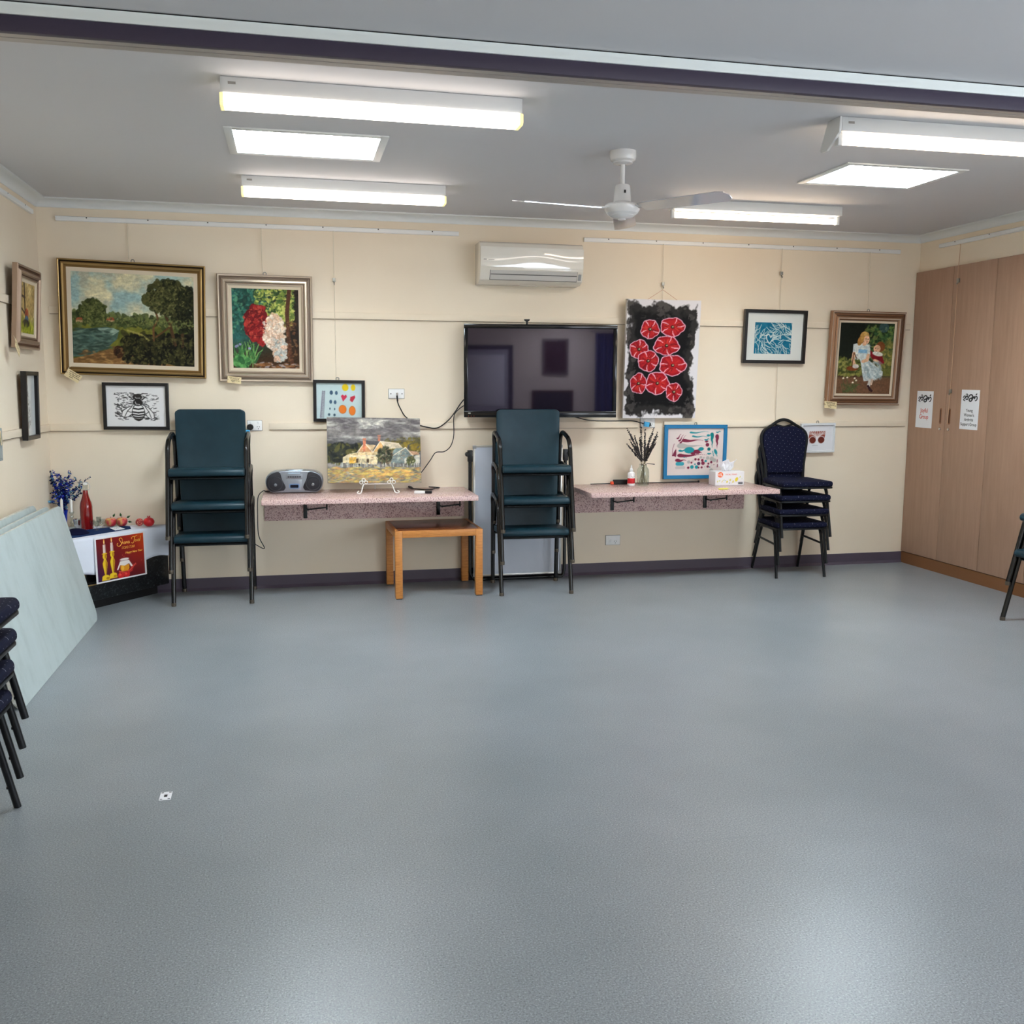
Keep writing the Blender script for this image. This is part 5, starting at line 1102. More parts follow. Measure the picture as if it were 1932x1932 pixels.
# outlets and wall plates
def plate(label, px, py, w, h, kind, pl=None):
    p_ = Wp(px, py, 0.008); t = thing('wall_socket', label, 'socket', (p_.x, D-0.0008, p_.z), 0)
    b = MB(); b.box(-w/2, w/2, -0.009, -0.002, -h/2, h/2); b.build('plate', WHITEP, t, bevel=0.003)
    b = MB(); b.box(-w/2-0.0025, w/2+0.0025, -0.002, 0, -h/2-0.0025, h/2+0.0025); b.build('mounting_block', mat('grey_mounting_block', (150, 144, 134), 0.6), t)
    dk = mat('dark_slot', (40, 38, 38), 0.6)
    if kind == 'aerial':
        b = MB(); b.lathe([(0, -0.012), (0.004, -0.012), (0.004, -0.0092)], (-w*.36, 0, 0), 10, axis='y'); b.lathe([(0, -0.012), (0.004, -0.012), (0.004, -0.0092)], (w*.36, 0, 0), 10, axis='y'); b.build('screws', dk, t)
        b = MB(); b.lathe([(0, -0.026), (0.008, -0.026), (0.009, -0.0092)], (0.004, 0, 0), 14, axis='y'); b.build('connector', CHROME, t); return t
    sq = {'double': (-w*.25, w*.25), 'single': (0.018,)}[kind]
    for x in sq:
        b = MB()
        for dx_, dz_, a in ((-0.007, -0.008, 25), (0.007, -0.008, -25), (0, -0.022, 0)): b.box(-0.0016, 0.0016, -0.0098, -0.0091, -0.0045, 0.0045, M=Matrix.Translation((x+dx_, 0, dz_)) @ Matrix.Rotation(R(a), 4, 'Y'))
        b.build('pin_slots', dk, t)
        b = MB(); sx_, sz_ = (x, 0.022) if kind == 'double' else (-0.020, -0.004); b.lathe([(0, -0.0135), (0.007, -0.0125), (0.0085, -0.0091)], (sx_, 0, sz_), 16, axis='y'); b.build('switch', mat('white_switch', (240, 240, 238), 0.25), t)
    if kind == 'single':
        b = MB(); b.box(-0.036, 0.038, -0.0115, -0.0092, -0.028, 0.028); b.build('inner_plate', WHITEP, t, bevel=0.002)
        for o in t.children:
            if o.name.split('.')[0] in ('pin_slots', 'switch'): o.location.y = -0.0026
    return t
plate('white double power point with a black plug beside the left armchair stack', 480.5, 803, 0.098, 0.070, 'double')
plate('white aerial wall plate above the left pink table', 748, 743, 0.112, 0.068, 'aerial')
plate('white double power point below the poppy canvas', 1222, 798, 0.118, 0.072, 'double')
plate('white single power point low on the wall under the right pink table', 1156.5, 1019, 0.116, 0.074, 'single')
p_ = Wp(472, 806, 0.03); t = thing('power_plug', 'round black plug in the power point beside the left armchair stack', 'plug', (p_.x, D-0.0102, p_.z))
b = MB(); b.lathe([(0, -0.032), (0.018, -0.032), (0.022, -0.026), (0.0225, -0.0005), (0, -0.0005)], n=24, axis='y'); b.build('plug_body', BLACKP, t)
b = MB(); b.tube(smooth([(-0.005, -0.020, -0.021), (-0.012, -0.028, -0.05), (-0.02, -0.02, -0.12), (-0.02, -0.012, -0.30)], 6), 0.0035, 8); b.build('cable', CORD, t)
p_ = Wp(466, 816, 0.05); q0 = thing('cable_tag', 'light blue test tag on the plug lead behind the left armchair stack', 'tag', (p_.x, p_.y, p_.z))
b = MB(); b.box(-0.02, 0.02, -0.004, 0, -0.018, 0.018); b.build('tag_sleeve', mat('light_blue_tag', (70, 170, 220), 0.4), q0, bevel=0.002)
p_ = Wp(1224, 801, 0.03); t = thing('power_plug', 'black plug with a blue test tag in the power point below the poppy canvas', 'plug', (p_.x, D-0.0102, p_.z))
b = MB(); b.lathe([(0, -0.032), (0.015, -0.032), (0.018, -0.026), (0.019, -0.0005), (0, -0.0005)], n=24, axis='y'); b.build('plug_body', BLACKP, t)
b = MB(); b.box(-0.050, -0.008, -0.058, -0.035, -0.020, 0.018, M=Matrix.Rotation(R(8), 4, 'Y')); b.build('tag_sleeve', mat('light_blue_tag'), t, bevel=0.004)
b = MB(); xe = Wp(1086, 796, 0.02).x-p_.x; xm = Wp(1140, 798, 0.02).x-p_.x; b.tube(smooth([(-0.03, -0.045, 0.0), (-0.075, -0.03, 0.016), (-0.13, -0.004, 1.193-p_.z), (-0.2, -0.002, 1.193-p_.z), (xm, -0.002, 1.193-p_.z), (xe+0.1, -0.004, 1.200-p_.z), (xe, -0.02, 1.222-p_.z), (xe-0.12, -0.05, 1.25-p_.z)], 6), 0.004, 8); b.build('cable', CORD, t)

def cable(label, pts, r=0.0042):
    P = [Vector(p) for p in pts]; o = P[0]; t = thing('cable', label, 'cable', tuple(o))
    b = MB(); b.tube(smooth([p-o for p in P], 7), r, 8); b.build('lead', CORD, t); return t
W_ = lambda px, py, dy: Wp(px, py, dy)
t = cable('black aerial lead from the wall plate to the television', [W_(749, 746, 0.030), W_(750, 758, 0.034), W_(756, 772, 0.034), W_(766, 787, 0.030), W_(787, 800, 0.026), W_(806, 806, 0.024), W_(826, 807, 0.024), W_(846, 793, 0.026), W_(858, 778, 0.03), W_(868, 763, 0.04), W_(877, 752, 0.05), W_(890, 740, 0.05)])
b = MB(); p_ = W_(749, 746, 0.03); q_ = W_(750, 757, 0.034); b.tube([(0, 0, 0), tuple(Vector(q_)-Vector(p_))], 0.006, 10); b.build('connector_sleeve', BLACKP, t)
cable('black lead hanging from the television down behind the cottage canvas', [W_(890, 760, 0.055), W_(874, 766, 0.05), W_(860, 778, 0.038), W_(856, 790, 0.034), W_(856, 822, 0.03), W_(850, 842, 0.03), W_(838, 852, 0.03), W_(822, 854, 0.032), W_(812, 868, 0.034), W_(796, 890, 0.04), W_(784, 903, 0.06)], 0.0036)
zc = TZ+0.0045
t = cable('black lead with a small jack lying on the left pink table', [at(771, 919, 2, zc), at(778, 921.5, 2, zc), at(800, 923.5, 2, zc), at(814, 923, 2, zc), at(822, 920.5, 2, zc), at(829, 920, 2, zc), at(818, 919, 2, zc), at(806, 918, 2, zc), at(797, 914.5, 2, zc)], 0.004)
b = MB(); a_ = at(771, 919, 2, zc); c_ = at(780, 921.8, 2, zc); b.tube([(0, 0, 0.004), tuple((c_-a_)*0.55+Vector((0, 0, 0.004))), tuple((c_-a_)*0.9)], [0.008, 0.008, 0.005], 10); b.build('jack', BLACKP, t)

# white and black remote dongle on the left table
p_ = at(798, 931, 2, TZ); t = thing('pointer_remote', 'white and black clicker lying on the left pink table', 'remote', (p_.x, p_.y, TZ+0.0005), R(-14))
b = MB(); b.box(-0.060, 0.016, -0.022, 0.022, 0, 0.018); b.build('white_half', WHITEP, t, bevel=0.004)
b = MB(); b.box(0.0165, 0.064, -0.020, 0.020, 0, 0.020); b.build('black_half', BLACKP, t, bevel=0.006)

# ---------------------------------------------------------------- radio
p_ = at(556.5, 928, 2, TZ); bx0, by0 = -0.003, 6.80
t = thing('portable_radio', 'silver and black portable cassette radio on the left pink table', 'radio', (bx0, by0+0.07, TZ+0.001), R(-3))
SIL = mat('silver_plastic', (148, 154, 162), 0.28, 0.45); DKG = mat('charcoal_grille', (34, 34, 40), 0.6); bump(DKG, noise(DKG, coords(DKG), 500, 1), 0.3, 0.001)
W2 = 0.196; HB = 0.158
outl = [(-W2+0.045, 0.004), (-W2+0.014, 0.030), (-W2, 0.075), (-W2+0.010, 0.118), (-W2+0.045, 0.145), (-0.09, HB-0.002), (0, HB), (0.09, HB-0.002), (W2-0.045, 0.145), (W2-0.010, 0.118), (W2, 0.075), (W2-0.014, 0.030), (W2-0.045, 0.004)]
b = MB(); b.prism([(p.x, -0.068, p.z) for p in smooth([(x, 0, z) for x, z in outl], 4)], (0, 0.15, 0)); b.build('casing', SIL, t, bevel=0.012, seg=3, sharp=50)
for s in (-1, 1):
    sp = [(s*x, z) for x, z in [(0.072, 0.020), (0.150, 0.013), (0.181, 0.042), (0.189, 0.078), (0.176, 0.118), (0.140, 0.142), (0.098, 0.146), (0.082, 0.095), (0.060, 0.045)]]
    P = smooth([(x, 0, z) for x, z in sp+[sp[0]]], 4)[:-1]
    b = MB(); b.prism([(p.x, -0.0745, p.z) for p in P], (0, 0.010, 0)); g_ = b.build('speaker', DKG, t, bevel=0.003)
    b = MB(); b.tube([(s*0.127+0.047*math.cos(a), -0.0755, 0.068+0.047*math.sin(a)) for a in [2*PI*i/32 for i in range(32)]], 0.003, 6, closed=True); b.build('speaker_ring', mat('dark_grey_ring', (58, 58, 64), 0.4), g_)
    b = MB(); b.lathe([(0, -0.086), (0.006, -0.084), (0.011, -0.0755)], (s*0.127, 0, 0.060), 16, axis='y'); b.build('dust_cap', SIL, g_)
b = MB(); b.prism([(-0.058, y, z) for y, z in [(-0.069, 0.100), (-0.069, 0.132), (-0.060, 0.165), (-0.03, 0.165), (-0.03, 0.10)]], (0.116, 0, 0)); b.build('control_pod', SIL, t, bevel=0.004)
b = MB(); b.prism([(-0.040, y, z) for y, z in [(-0.0705, 0.136), (-0.0632, 0.160), (-0.061, 0.159), (-0.068, 0.135)]], (0.08, 0, 0)); b.build('display', mat('grey_blue_display', (170, 190, 206), 0.1), t)
b = MB()
for i in range(6): b.box(-0.044+i*0.0155, -0.031+i*0.0155, -0.078, -0.066, 0.110, 0.120)
b.build('tape_keys', mat('dark_keys', (60, 62, 68), 0.4), t, bevel=0.001)
b = MB(); b.prism([(x, -0.0715, z) for x, z in [(-0.055, 0.096), (0.055, 0.096), (0.046, 0.020), (-0.046, 0.020)]], (0, 0.006, 0)); dr = b.build('cassette_door', SIL, t, bevel=0.003)
b = MB(); b.prism([(x, -0.0735, 0.050+z) for x, z in rrect(0.070, 0.034, 0.010)], (0, 0.004, 0)); b.build('cassette_surround', mat('blue_grey_surround', (110, 140, 180), 0.3), dr)
b = MB(); b.prism([(x, -0.0745, 0.049+z) for x, z in rrect(0.056, 0.020, 0.004)], (0, 0.003, 0)); b.build('cassette_window', mat('dark_window', (16, 20, 36), 0.1), dr)
rb = t.location
cable('black lead of the radio looping off the left pink table to the floor side', [(rb.x-0.12, 6.94, TZ+0.008), at(503, 927, 1, 6.93), (-0.222, 6.93, TZ+0.008), at(487, 938, 1, 6.93), at(486, 970, 1, 6.94), at(488, 1010, 1, 6.95), at(499, 1034, 1, 6.95), at(487, 1030, 1, 6.96), at(478, 1022, 1, 6.965), at(470, 1000, 1, 6.97)], 0.0032)

# ---------------------------------------------------------------- things on the right table
p_ = at(1163, 911, 2, TZ); t = thing('board_eraser', 'black whiteboard eraser with a red end on the right pink table', 'eraser', (p_.x, 6.965, TZ+0.0005), R(2))
b = MB(); b.box(-0.066, 0.066, -0.022, 0.022, 0.004, 0.036); b.build('felt_block', mat('black_felt', (30, 27, 27), 0.8), t, bevel=0.005)
b = MB(); b.box(-0.090, -0.0665, -0.012, 0.012, 0.001, 0.024); b.build('marker_end', mat('orange_red_plastic', (226, 74, 34), 0.4), t, bevel=0.004)
a_ = at(1114, 914.5, 2, TZ+0.006); c_ = at(1318, 908, 2, TZ+0.006); yP = 6.996
xs0, xs1 = at(1114, 913, 1, yP).x, at(1318, 908, 1, yP).x
t = thing('pointer_stick', 'thin black ball-tipped pointer stick lying at the back of the right pink table', 'pointer', (xs0, yP, TZ+0.0062), 0)
b = MB(); b.tube([(0, 0, -0.002), (xs1-xs0, 0, 0.0)], [0.0032, 0.0042], 8); b.build('shaft', BLACKP, t)
b = MB(); b.lathe([(0, -0.009), (0.006, -0.0065), (0.009, 0), (0.006, 0.0065), (0, 0.009)], (xs1-xs0, 0, 0.003), 14); b.build('ball_tip', BLACKP, t)
p_ = at(1191, 913, 2, TZ); t = thing('glue_bottle', 'white glue bottle with a red label on the right pink table', 'bottle', (at(1191, 900, 1, 6.88).x, 6.88, TZ+0.0005))
b = MB(); b.lathe([(0, 0), (0.026, 0), (0.0285, 0.004), (0.0285, 0.082), (0.026, 0.096), (0.014, 0.104), (0.012, 0.106), (0, 0.106)], n=28); b.build('body', WHITEP, t)
b = MB(); b.lathe([(0.0288, 0.016), (0.0288, 0.056)], n=28, cap=False); b.build('red_label', mat('red_label', (206, 36, 44), 0.4), t)
b = MB(); b.lathe([(0, 0.107), (0.0135, 0.107), (0.0125, 0.124), (0.007, 0.130), (0.005, 0.150), (0.0025, 0.156), (0, 0.156)], n=20); b.build('nozzle', WHITEP, t)
b = MB()
for a0, z in ((-110, 0.070), (-75, 0.072), (-95, 0.064)):
    b.tube([(0.0287*math.cos(R(a0+k*6)), 0.0287*math.sin(R(a0+k*6)), z+0.003*math.sin(k*2)) for k in range(4)], 0.0012, 4)
b.build('label_marks', mat('grey_print'), t)

xv = at(1213, 900, 1, 6.84).x
t = thing('glass_vase', 'clear glass bottle vase holding dried lavender on the right pink table', 'vase', (xv, 6.84, TZ+0.0005))
b = MB(); b.lathe([(0, 0), (0.040, 0), (0.046, 0.006), (0.047, 0.10), (0.043, 0.125), (0.030, 0.145), (0.027, 0.158), (0.031, 0.166), (0.028, 0.166), (0.0245, 0.158), (0.0275, 0.145), (0.0405, 0.124), (0.0445, 0.10), (0.0435, 0.008), (0, 0.006)], n=32, cap=False); b.build('glass', GLASS, t)
lv = thing('lavender_bunch', 'bunch of dried dark lavender standing in the glass bottle vase', 'flowers', (xv, 6.84, TZ+0.012))
LAV = mat('dried_lavender', (58, 52, 52), 0.9); STEM = mat('dried_stem', (128, 116, 88), 0.8)
q = random.Random(21)
tips = [(1180, 808), (1187, 814), (1192, 830), (1211, 800), (1218, 811), (1234, 808), (1241, 816), (1239, 823), (1227, 822), (1197, 822), (1205, 835), (1222, 832), (1231, 838), (1200, 842), (1215, 838), (1238, 834), (1192, 845), (1210, 826), (1226, 846), (1186, 838)]
for i, (px, py) in enumerate(tips):
    tp = at(px, py, 1, 6.84)-Vector((xv, 6.84, TZ+0.012)); tp.y = q.uniform(-0.05, 0.05)
    bs = Vector((q.uniform(-0.026, 0.026)-tp.x*0.12, q.uniform(-0.022, 0.022), 0.0)); nk = Vector((tp.x*0.08+q.uniform(-.008, .008), q.uniform(-.01, .01), 0.15))
    P = smooth([bs, nk, nk.lerp(tp, 0.5)+Vector((tp.x*-0.06, 0, 0)), tp], 10)
    b = MB(); b.tube(P, 0.0014, 5)
    sm = b.build('stem', STEM, lv)
    b = MB(); n = len(P)
    for k in range(int(n*0.45), n):
        c_ = P[k]; r_ = (0.0066 if k < n-2 else 0.0042)*q.uniform(.7, 1.25)*(1.0 if k > n*.6 else .75)
        for m_ in range(3):
            d_ = Vector((q.uniform(-1, 1), q.uniform(-1, 1), q.uniform(-.7, .7)))*0.0042; cc = c_+d_
            b.lathe([(0, -r_), (r_*.75, -r_*.4), (r_*.75, r_*.4), (0, r_)], tuple(cc), 6)
    b.build('flower_spike', LAV, sm)
b = MB(); a_ = Vector((0.018, -0.02, 0.16)); c_ = at(1235, 876, 1, 6.82)-Vector((xv, 6.84, TZ+0.012)); b.tube([a_, a_.lerp(c_, .5), c_], [0.002, 0.003, 0.0045], 6); b.build('fallen_sprig', LAV, lv)
b = MB(); b.tube([(0.026*math.cos(a), 0.026*math.sin(a), 0.150+0.003*math.sin(3*a)) for a in [2*PI*i/20 for i in range(20)]], 0.0022, 6, closed=True); b.build('wire_tie', CHROME, lv)

tx = thing('tissue_box', 'white tissue box printed with yellow leaves on the right pink table', 'tissue box', (at(1377, 900, 1, 6.74).x, 6.80, TZ+0.0005), R(1))
cv = Cv(120, 56, (234, 232, 232)); cv.ell(.17, .22, .095, .2, (238, 106, 52)); cv.ell(.11, .22, .028, .07, (246, 226, 214)); cv.ell(.115, .22, .014, .035, (238, 106, 52)); cv.line([(.16, .12), (.155, .3)], .05, (246, 226, 214)); cv.line([(.2, .12), (.195, .3), (.24, .3)], .05, (246, 226, 214))
q = random.Random(6)
for x, y, rx, ry, col in ((.74, .58, .05, .17, (226, 206, 60)), (.52, .62, .03, .1, (216, 206, 120)), (.41, .74, .028, .09, (232, 214, 90)), (.62, .74, .03, .1, (224, 210, 120)), (.15, .66, .02, .06, (206, 214, 130)), (.08, .7, .02, .07, (222, 216, 140)), (.3, .62, .015, .05, (190, 206, 150)), (.86, .4, .016, .07, (210, 206, 110)), (.35, .66, .012, .04, (150, 176, 200)), (.24, .72, .01, .1, (226, 200, 90)), (.5, .84, .014, .05, (150, 150, 140))): cv.ell(x, y, rx, ry, col, .4)
for i in range(30): cv.ell(.06+.88*q.random(), .5+.36*q.random(), .006, .014, q.choice([(226, 206, 90), (180, 200, 150), (170, 184, 204)]))
cv.poly([(.80, .78), (.96, .78), (.96, .93), (.80, .93)], (44, 44, 52))
for i in range(4): cv.ell(.825+.037*i, .855, .010, .03, (214, 214, 216))
b = MB(); b.box(-0.120, 0.120, -0.057, 0.057, 0, 0.106); bx_ = b.build('carton', mat('white_carton', (234, 232, 232), 0.4), tx, bevel=0.0015)
o = art(cv, 'printed_front', 0.236, 0.102, bx_, -0.0576, GLOSSPRINT); o.location.z = 0.053
text_part('FACIAL TISSUES', 'lettering', mat('orange_red_print', (226, 92, 60), 0.5), bx_, 0.0145, (0.012, -0.0580, 0.083), sx=0.95)
q = random.Random(4); b = MB()
def tis(u, v):
    a = (u-0.5)*2; z = 0.1065+v*0.078+0.012*v*math.sin(u*13+1); return (a*(0.042+0.028*v)+0.006*math.sin(v*9+u*5), 0.012*math.sin(u*15+v*3)*(0.4+v)+0.004*math.sin(u*40), z)
b.grid(tis, 40, 12); b.build('tissue', mat('white_tissue', (238, 236, 238), 0.9), tx, solid=0.001)
pm = at(1369, 924.5, 2, TZ); t = thing('marker_pen', 'yellow marker pen near the front edge of the right pink table', 'pen', (pm.x, pm.y+0.03, TZ+0.0062), R(-1))
b = MB(); b.tube([(-0.040, 0, 0), (0.030, 0, 0)], 0.0058, 10); b.build('barrel', mat('yellow_green_plastic', (222, 216, 90), 0.4), t)
b = MB(); b.tube([(0.0305, 0, 0), (0.047, 0, 0)], [0.0052, 0.003], 10); b.build('tip', mat('pale_pen_tip', (214, 206, 150), 0.5), t)

# ---------------------------------------------------------------- whiteboard on its folded stand
bx0, bx1, zb0, zb1, yb = 1.284, 1.966, 0.035, 1.018, 6.945
wb = thing('whiteboard', 'white folding whiteboard standing on edge behind the middle armchair stack', 'whiteboard', ((bx0+bx1)/2, yb, 0))
hw = (bx1-bx0)/2
b = MB(); b.box(-hw+0.008, hw-0.008, -0.006, 0.006, zb0+0.008, zb1-0.008); b.build('board', mat('whiteboard_enamel', (200, 206, 218), 0.18), wb)
b = MB()
for s in (-1, 1): b.box(s*(hw-0.007)-0.007, s*(hw-0.007)+0.007, -0.009, 0.009, zb0, zb1)
b.box(-hw+0.0145, hw-0.0145, -0.009, 0.009, zb0, zb0+0.014); b.box(-hw+0.0145, hw-0.0145, -0.009, 0.009, zb1-0.014, zb1); b.build('aluminium_edge', ALU, wb, bevel=0.001)
for sx in (-1, 1):
    for z in (zb0, zb1-0.022): 
        b = MB(); b.box(sx*(hw-0.011)-0.013, sx*(hw-0.011)+0.013, -0.011, 0.011, z-0.001, z+0.023); b.build('corner_cap', GREYP, wb, bevel=0.003)
r_ = 0.013
b = MB(); b.tube([(-hw-0.022, 0.004, 0.97)]+smooth([(-hw-0.022, 0.004, 0.12), (-hw-0.020, 0.004, 0.06), (-hw+0.01, 0.004, 0.018), (-hw+0.06, 0.004, 0.0145), (hw-0.06, 0.004, 0.0145), (hw+0.01, 0.004, 0.018), (hw+0.026, 0.004, 0.06), (hw+0.028, 0.004, 0.12)], 5)+[(hw+0.028, 0.004, 0.97)], r_, 10); b.build('stand_tube', BLKMETAL, wb)
for s, x in ((-1, -hw-0.022), (1, hw+0.028)):
    b = MB(); b.box(x-0.017, x+0.017, -0.014, 0.022, 0.90, 0.985); b.lathe([(0, -0.022), (0.012, -0.024), (0.016, -0.018), (0.016, 0.0)], (x+s*0.020, 0.004, 0.955), 16, axis='y'); b.build('pivot_knob', BLACKP, wb, bevel=0.002)

# ---------------------------------------------------------------- signs on the cupboard doors
def sign(label, quad, lines, m, size, gap):
    q_ = [at(px, py, 0, XC-0.0006) for px, py in quad]; c_ = (q_[0]+q_[1]+q_[2]+q_[3])/4
    w = (abs(q_[0].y-q_[1].y)+abs(q_[3].y-q_[2].y))/2; h = (q_[0].z+q_[1].z-q_[2].z-q_[3].z)/2
    t = thing('paper_sign', label, 'sign', (XC-0.0003, c_.y, c_.z), 0, None, rot=(0, R(0.6), R(-90)))
    b = MB(); b.box(-w/2, w/2, -0.0009, 0, -h/2, h/2); b.build('sheet', PAPER, t)
    # black brush-stroke ornament above the words
    z0 = h/2-0.055; L_ = MB()
    def stroke(P, r): L_.tube(smooth([(x*w*0.39, -0.0013, z0+z*w*0.30) for x, z in P], 5), r*1.35, 6)
    stroke([(-1.0, -.1), (-.86, .14), (-.7, .02), (-.82, -.2), (-.96, -.36), (-.7, -.46)], 0.0026); stroke([(-.62, .3), (-.5, .42), (-.36, .26), (-.5, .08), (-.62, .2)], 0.0022)
    stroke([(-.72, -.1), (-.5, .06), (-.28, -.06), (-.42, -.3), (-.62, -.22)], 0.0030); stroke([(-.3, -.1), (-.1, .22), (.14, .32), (.34, .12), (.2, -.1), (.0, -.16), (-.14, -.34), (.04, -.52), (.26, -.36), (.2, -.14)], 0.0036)
    stroke([(.3, -.3), (.46, .02), (.56, .1), (.58, -.2), (.7, .04), (.86, .14), (.98, -.06), (.9, -.34), (.72, -.42)], 0.0030); stroke([(.78, .30), (.92, .46)], 0.0032)
    L_.build('brush_ornament', INK, t)
    for i, tx_ in enumerate(lines): text_part(tx_, 'lettering', m, t, size, (-0.001, -0.0011, z0-0.100-i*gap), sx=0.9, depth=0.0002, bold=0.0004)
sign('white paper sign reading Joyful Group on the first cupboard door', [(1731, 738), (1762, 738), (1757, 808), (1727, 806)], ['Joyful', 'Group'], REDINK, 0.047, 0.050)
sign('white paper sign reading Young Women\'s Arthritis Support Group on the second cupboard door', [(1815, 735), (1849, 736), (1844, 812), (1810, 809)], ['Young', 'Women\'s', 'Arthritis', 'Support Group'], INK, 0.032, 0.0345)

# ---------------------------------------------------------------- playing card on the floor
q_ = [Cp(*p) for p in ((304, 1496), (326, 1494), (321, 1509), (300, 1511))]; c_ = (q_[0]+q_[1]+q_[2]+q_[3])/4
d_ = (q_[1]-q_[0]).normalized(); t = thing('floor_card', 'small white card with a black square lying on the floor', 'card', (c_.x, c_.y, 0.0009), math.atan2(d_.y, d_.x))
wv_, hv_ = (q_[1]-q_[0]).length, (q_[3]-q_[0]).length
b = MB(); b.box(-wv_/2, wv_/2, -hv_/2, hv_/2, 0, 0.0012); b.build('card_sheet', PAPER, t)
b = MB(); b.box(-wv_*.14, wv_*.14, -hv_*.14, hv_*.14, 0.00125, 0.0016)
for sx in (-1, 1):
    for sy in (-1, 1): b.box(sx*wv_*.33-wv_*.1, sx*wv_*.33+wv_*.1, sy*hv_*.40-hv_*.035, sy*hv_*.40+hv_*.035, 0.00125, 0.0016)
b.build('printed_marks', INK, t)

# ================================================================ DISPLAY ON THE CORNER UNIT
def cloc(px, py, z=TOPZ): return at(px, py, 2, z)
# navy runner across the cloth, dark cap, note card
rn = thing('table_runner', 'navy cloth runner on the white tablecloth', 'cloth', (A2.x, A2.y, TOPZ), rzc)
b = MB(); b.prism([(x, y, 0) for x, y in [(-0.43, -0.005), (0.33, -0.015), (0.40, 0.075), (0.40, 0.13), (0.20, 0.20), (-0.42, 0.17)]], (0, 0, 0.0025)); b.build('runner', NAVY, rn)
sc = cloc(151, 1009); skull = thing('skullcap', 'dark navy velvet skullcap on the corner display', 'cap', (sc.x-0.03, sc.y+0.035, TOPZ+0.0026))
b = MB(); b.lathe([(0.0, 0.034), (0.03, 0.031), (0.058, 0.021), (0.076, 0.006), (0.079, 0.0)], n=28, cap=False); b.build('crown', DNAVY, skull, solid=0.002)
# bottle with swing stopper
xb, yb_ = -1.375, 6.855
t = thing('swing_top_bottle', 'glass bottle of red drink with a swing stopper on the corner display', 'bottle', (xb, yb_, TOPZ+0.0028))
BH = 0.0
b = MB(); b.lathe([(0, 0), (0.036, 0), (0.0395, 0.005), (0.0395, 0.150), (0.035, 0.178), (0.022, 0.218), (0.0165, 0.245), (0.0155, 0.262), (0, 0.262)], n=32); b.build('drink', JUICE, t)
b = MB(); b.lathe([(0.0158, 0.2625), (0.0158, 0.286), (0.018, 0.290), (0.018, 0.296), (0.013, 0.298), (0, 0.298)], n=24, cap=False); b.build('neck', GLASS, t)
b = MB(); b.lathe([(0, 0.2985), (0.013, 0.2985), (0.0135, 0.308), (0.009, 0.314), (0, 0.315)], n=20); b.build('stopper', WHITEP, t)
b = MB()
for s in (-1, 1): b.tube(smooth([(0, s*0.001, 0.316), (s*0.020, 0, 0.312), (s*0.030, 0, 0.285), (s*0.024, 0, 0.262), (s*0.017, 0, 0.270)], 5), 0.0016, 6)
b.build('wire_bail', ALU, t)
# small stemmed glasses
gpos = [(164, 998), (174, 998), (183, 1000), (193, 996), (187, 992), (170, 993)]
gl = None
names = ['in front of the red bottle', 'at the right foot of the red bottle', 'nearest the note card', 'farthest right, beside the apples', 'behind the others, right of the red bottle', 'against the red bottle on its left']
for (px, py), n_ in zip(gpos, names):
    p_ = cloc(px, py, TOPZ+0.003); lab = 'tiny stemmed glass %s' % n_
    if gl is None:
        gl = thing('stemmed_glass', lab, 'glass', (p_.x, p_.y, TOPZ+0.003), 0, 'tiny stemmed glasses on the corner display')
        b = MB(); b.lathe([(0, 0), (0.0155, 0.0), (0.0155, 0.0015), (0.004, 0.005), (0.0028, 0.010), (0.0028, 0.019), (0.009, 0.024), (0.0155, 0.034), (0.0175, 0.062), (0.0164, 0.062), (0.0144, 0.035), (0.008, 0.027), (0, 0.026)], n=24, cap=False); b.build('glass', GLASS, gl)
    else: dup(gl, (p_.x, p_.y, TOPZ+0.003), 0, lab)
# silver cup
p_ = cloc(147, 997); t = thing('silver_cup', 'polished silver cup beside the red bottle', 'cup', (p_.x, p_.y, TOPZ+0.003))
b = MB(); b.lathe([(0, 0), (0.019, 0.0), (0.021, 0.003), (0.024, 0.040), (0.0285, 0.060), (0.0295, 0.061), (0.0275, 0.060), (0.0225, 0.040), (0.0195, 0.006), (0, 0.005)], n=28, cap=False); b.build('bowl', CHROME, t)
# candlesticks
for (px, py), n_ in (((137, 1001), 'right hand glass candlestick, next to the silver cup'), ((119, 1000), 'left hand glass candlestick, half hidden by the leaning tables')):
    p_ = cloc(px, py, TOPZ); z0 = TOPZ+0.003; t = thing('candlestick', n_, 'candlestick', (p_.x, p_.y, z0), 0, 'glass candlesticks')
    b = MB(); b.lathe([(0, 0), (0.032, 0), (0.033, 0.004), (0.020, 0.022), (0.010, 0.032), (0.008, 0.040), (0.015, 0.052), (0.008, 0.064), (0.007, 0.078), (0.013, 0.090), (0.008, 0.100), (0.013, 0.112), (0.017, 0.122), (0.015, 0.124), (0.009, 0.116), (0, 0.114)], n=24, cap=False); b.build('holder', GLASS, t)
    cd = thing('candle', 'white candle in the %s' % n_.split(',')[0], 'candle', (p_.x, p_.y, z0+0.1145), 0, 'white candles')
    b = MB(); b.lathe([(0, 0), (0.0085, 0), (0.009, 0.002), (0.009, 0.080), (0.006, 0.090), (0.0018, 0.096), (0, 0.0965)], n=18); b.build('wax', mat('white_wax', (236, 232, 224), 0.5), cd)
    b = MB(); b.tube([(0, 0, 0.096), (0.0004, 0, 0.101)], 0.0008, 5); b.build('wick', mat('pale_wick', (216, 206, 186), 0.8), cd)
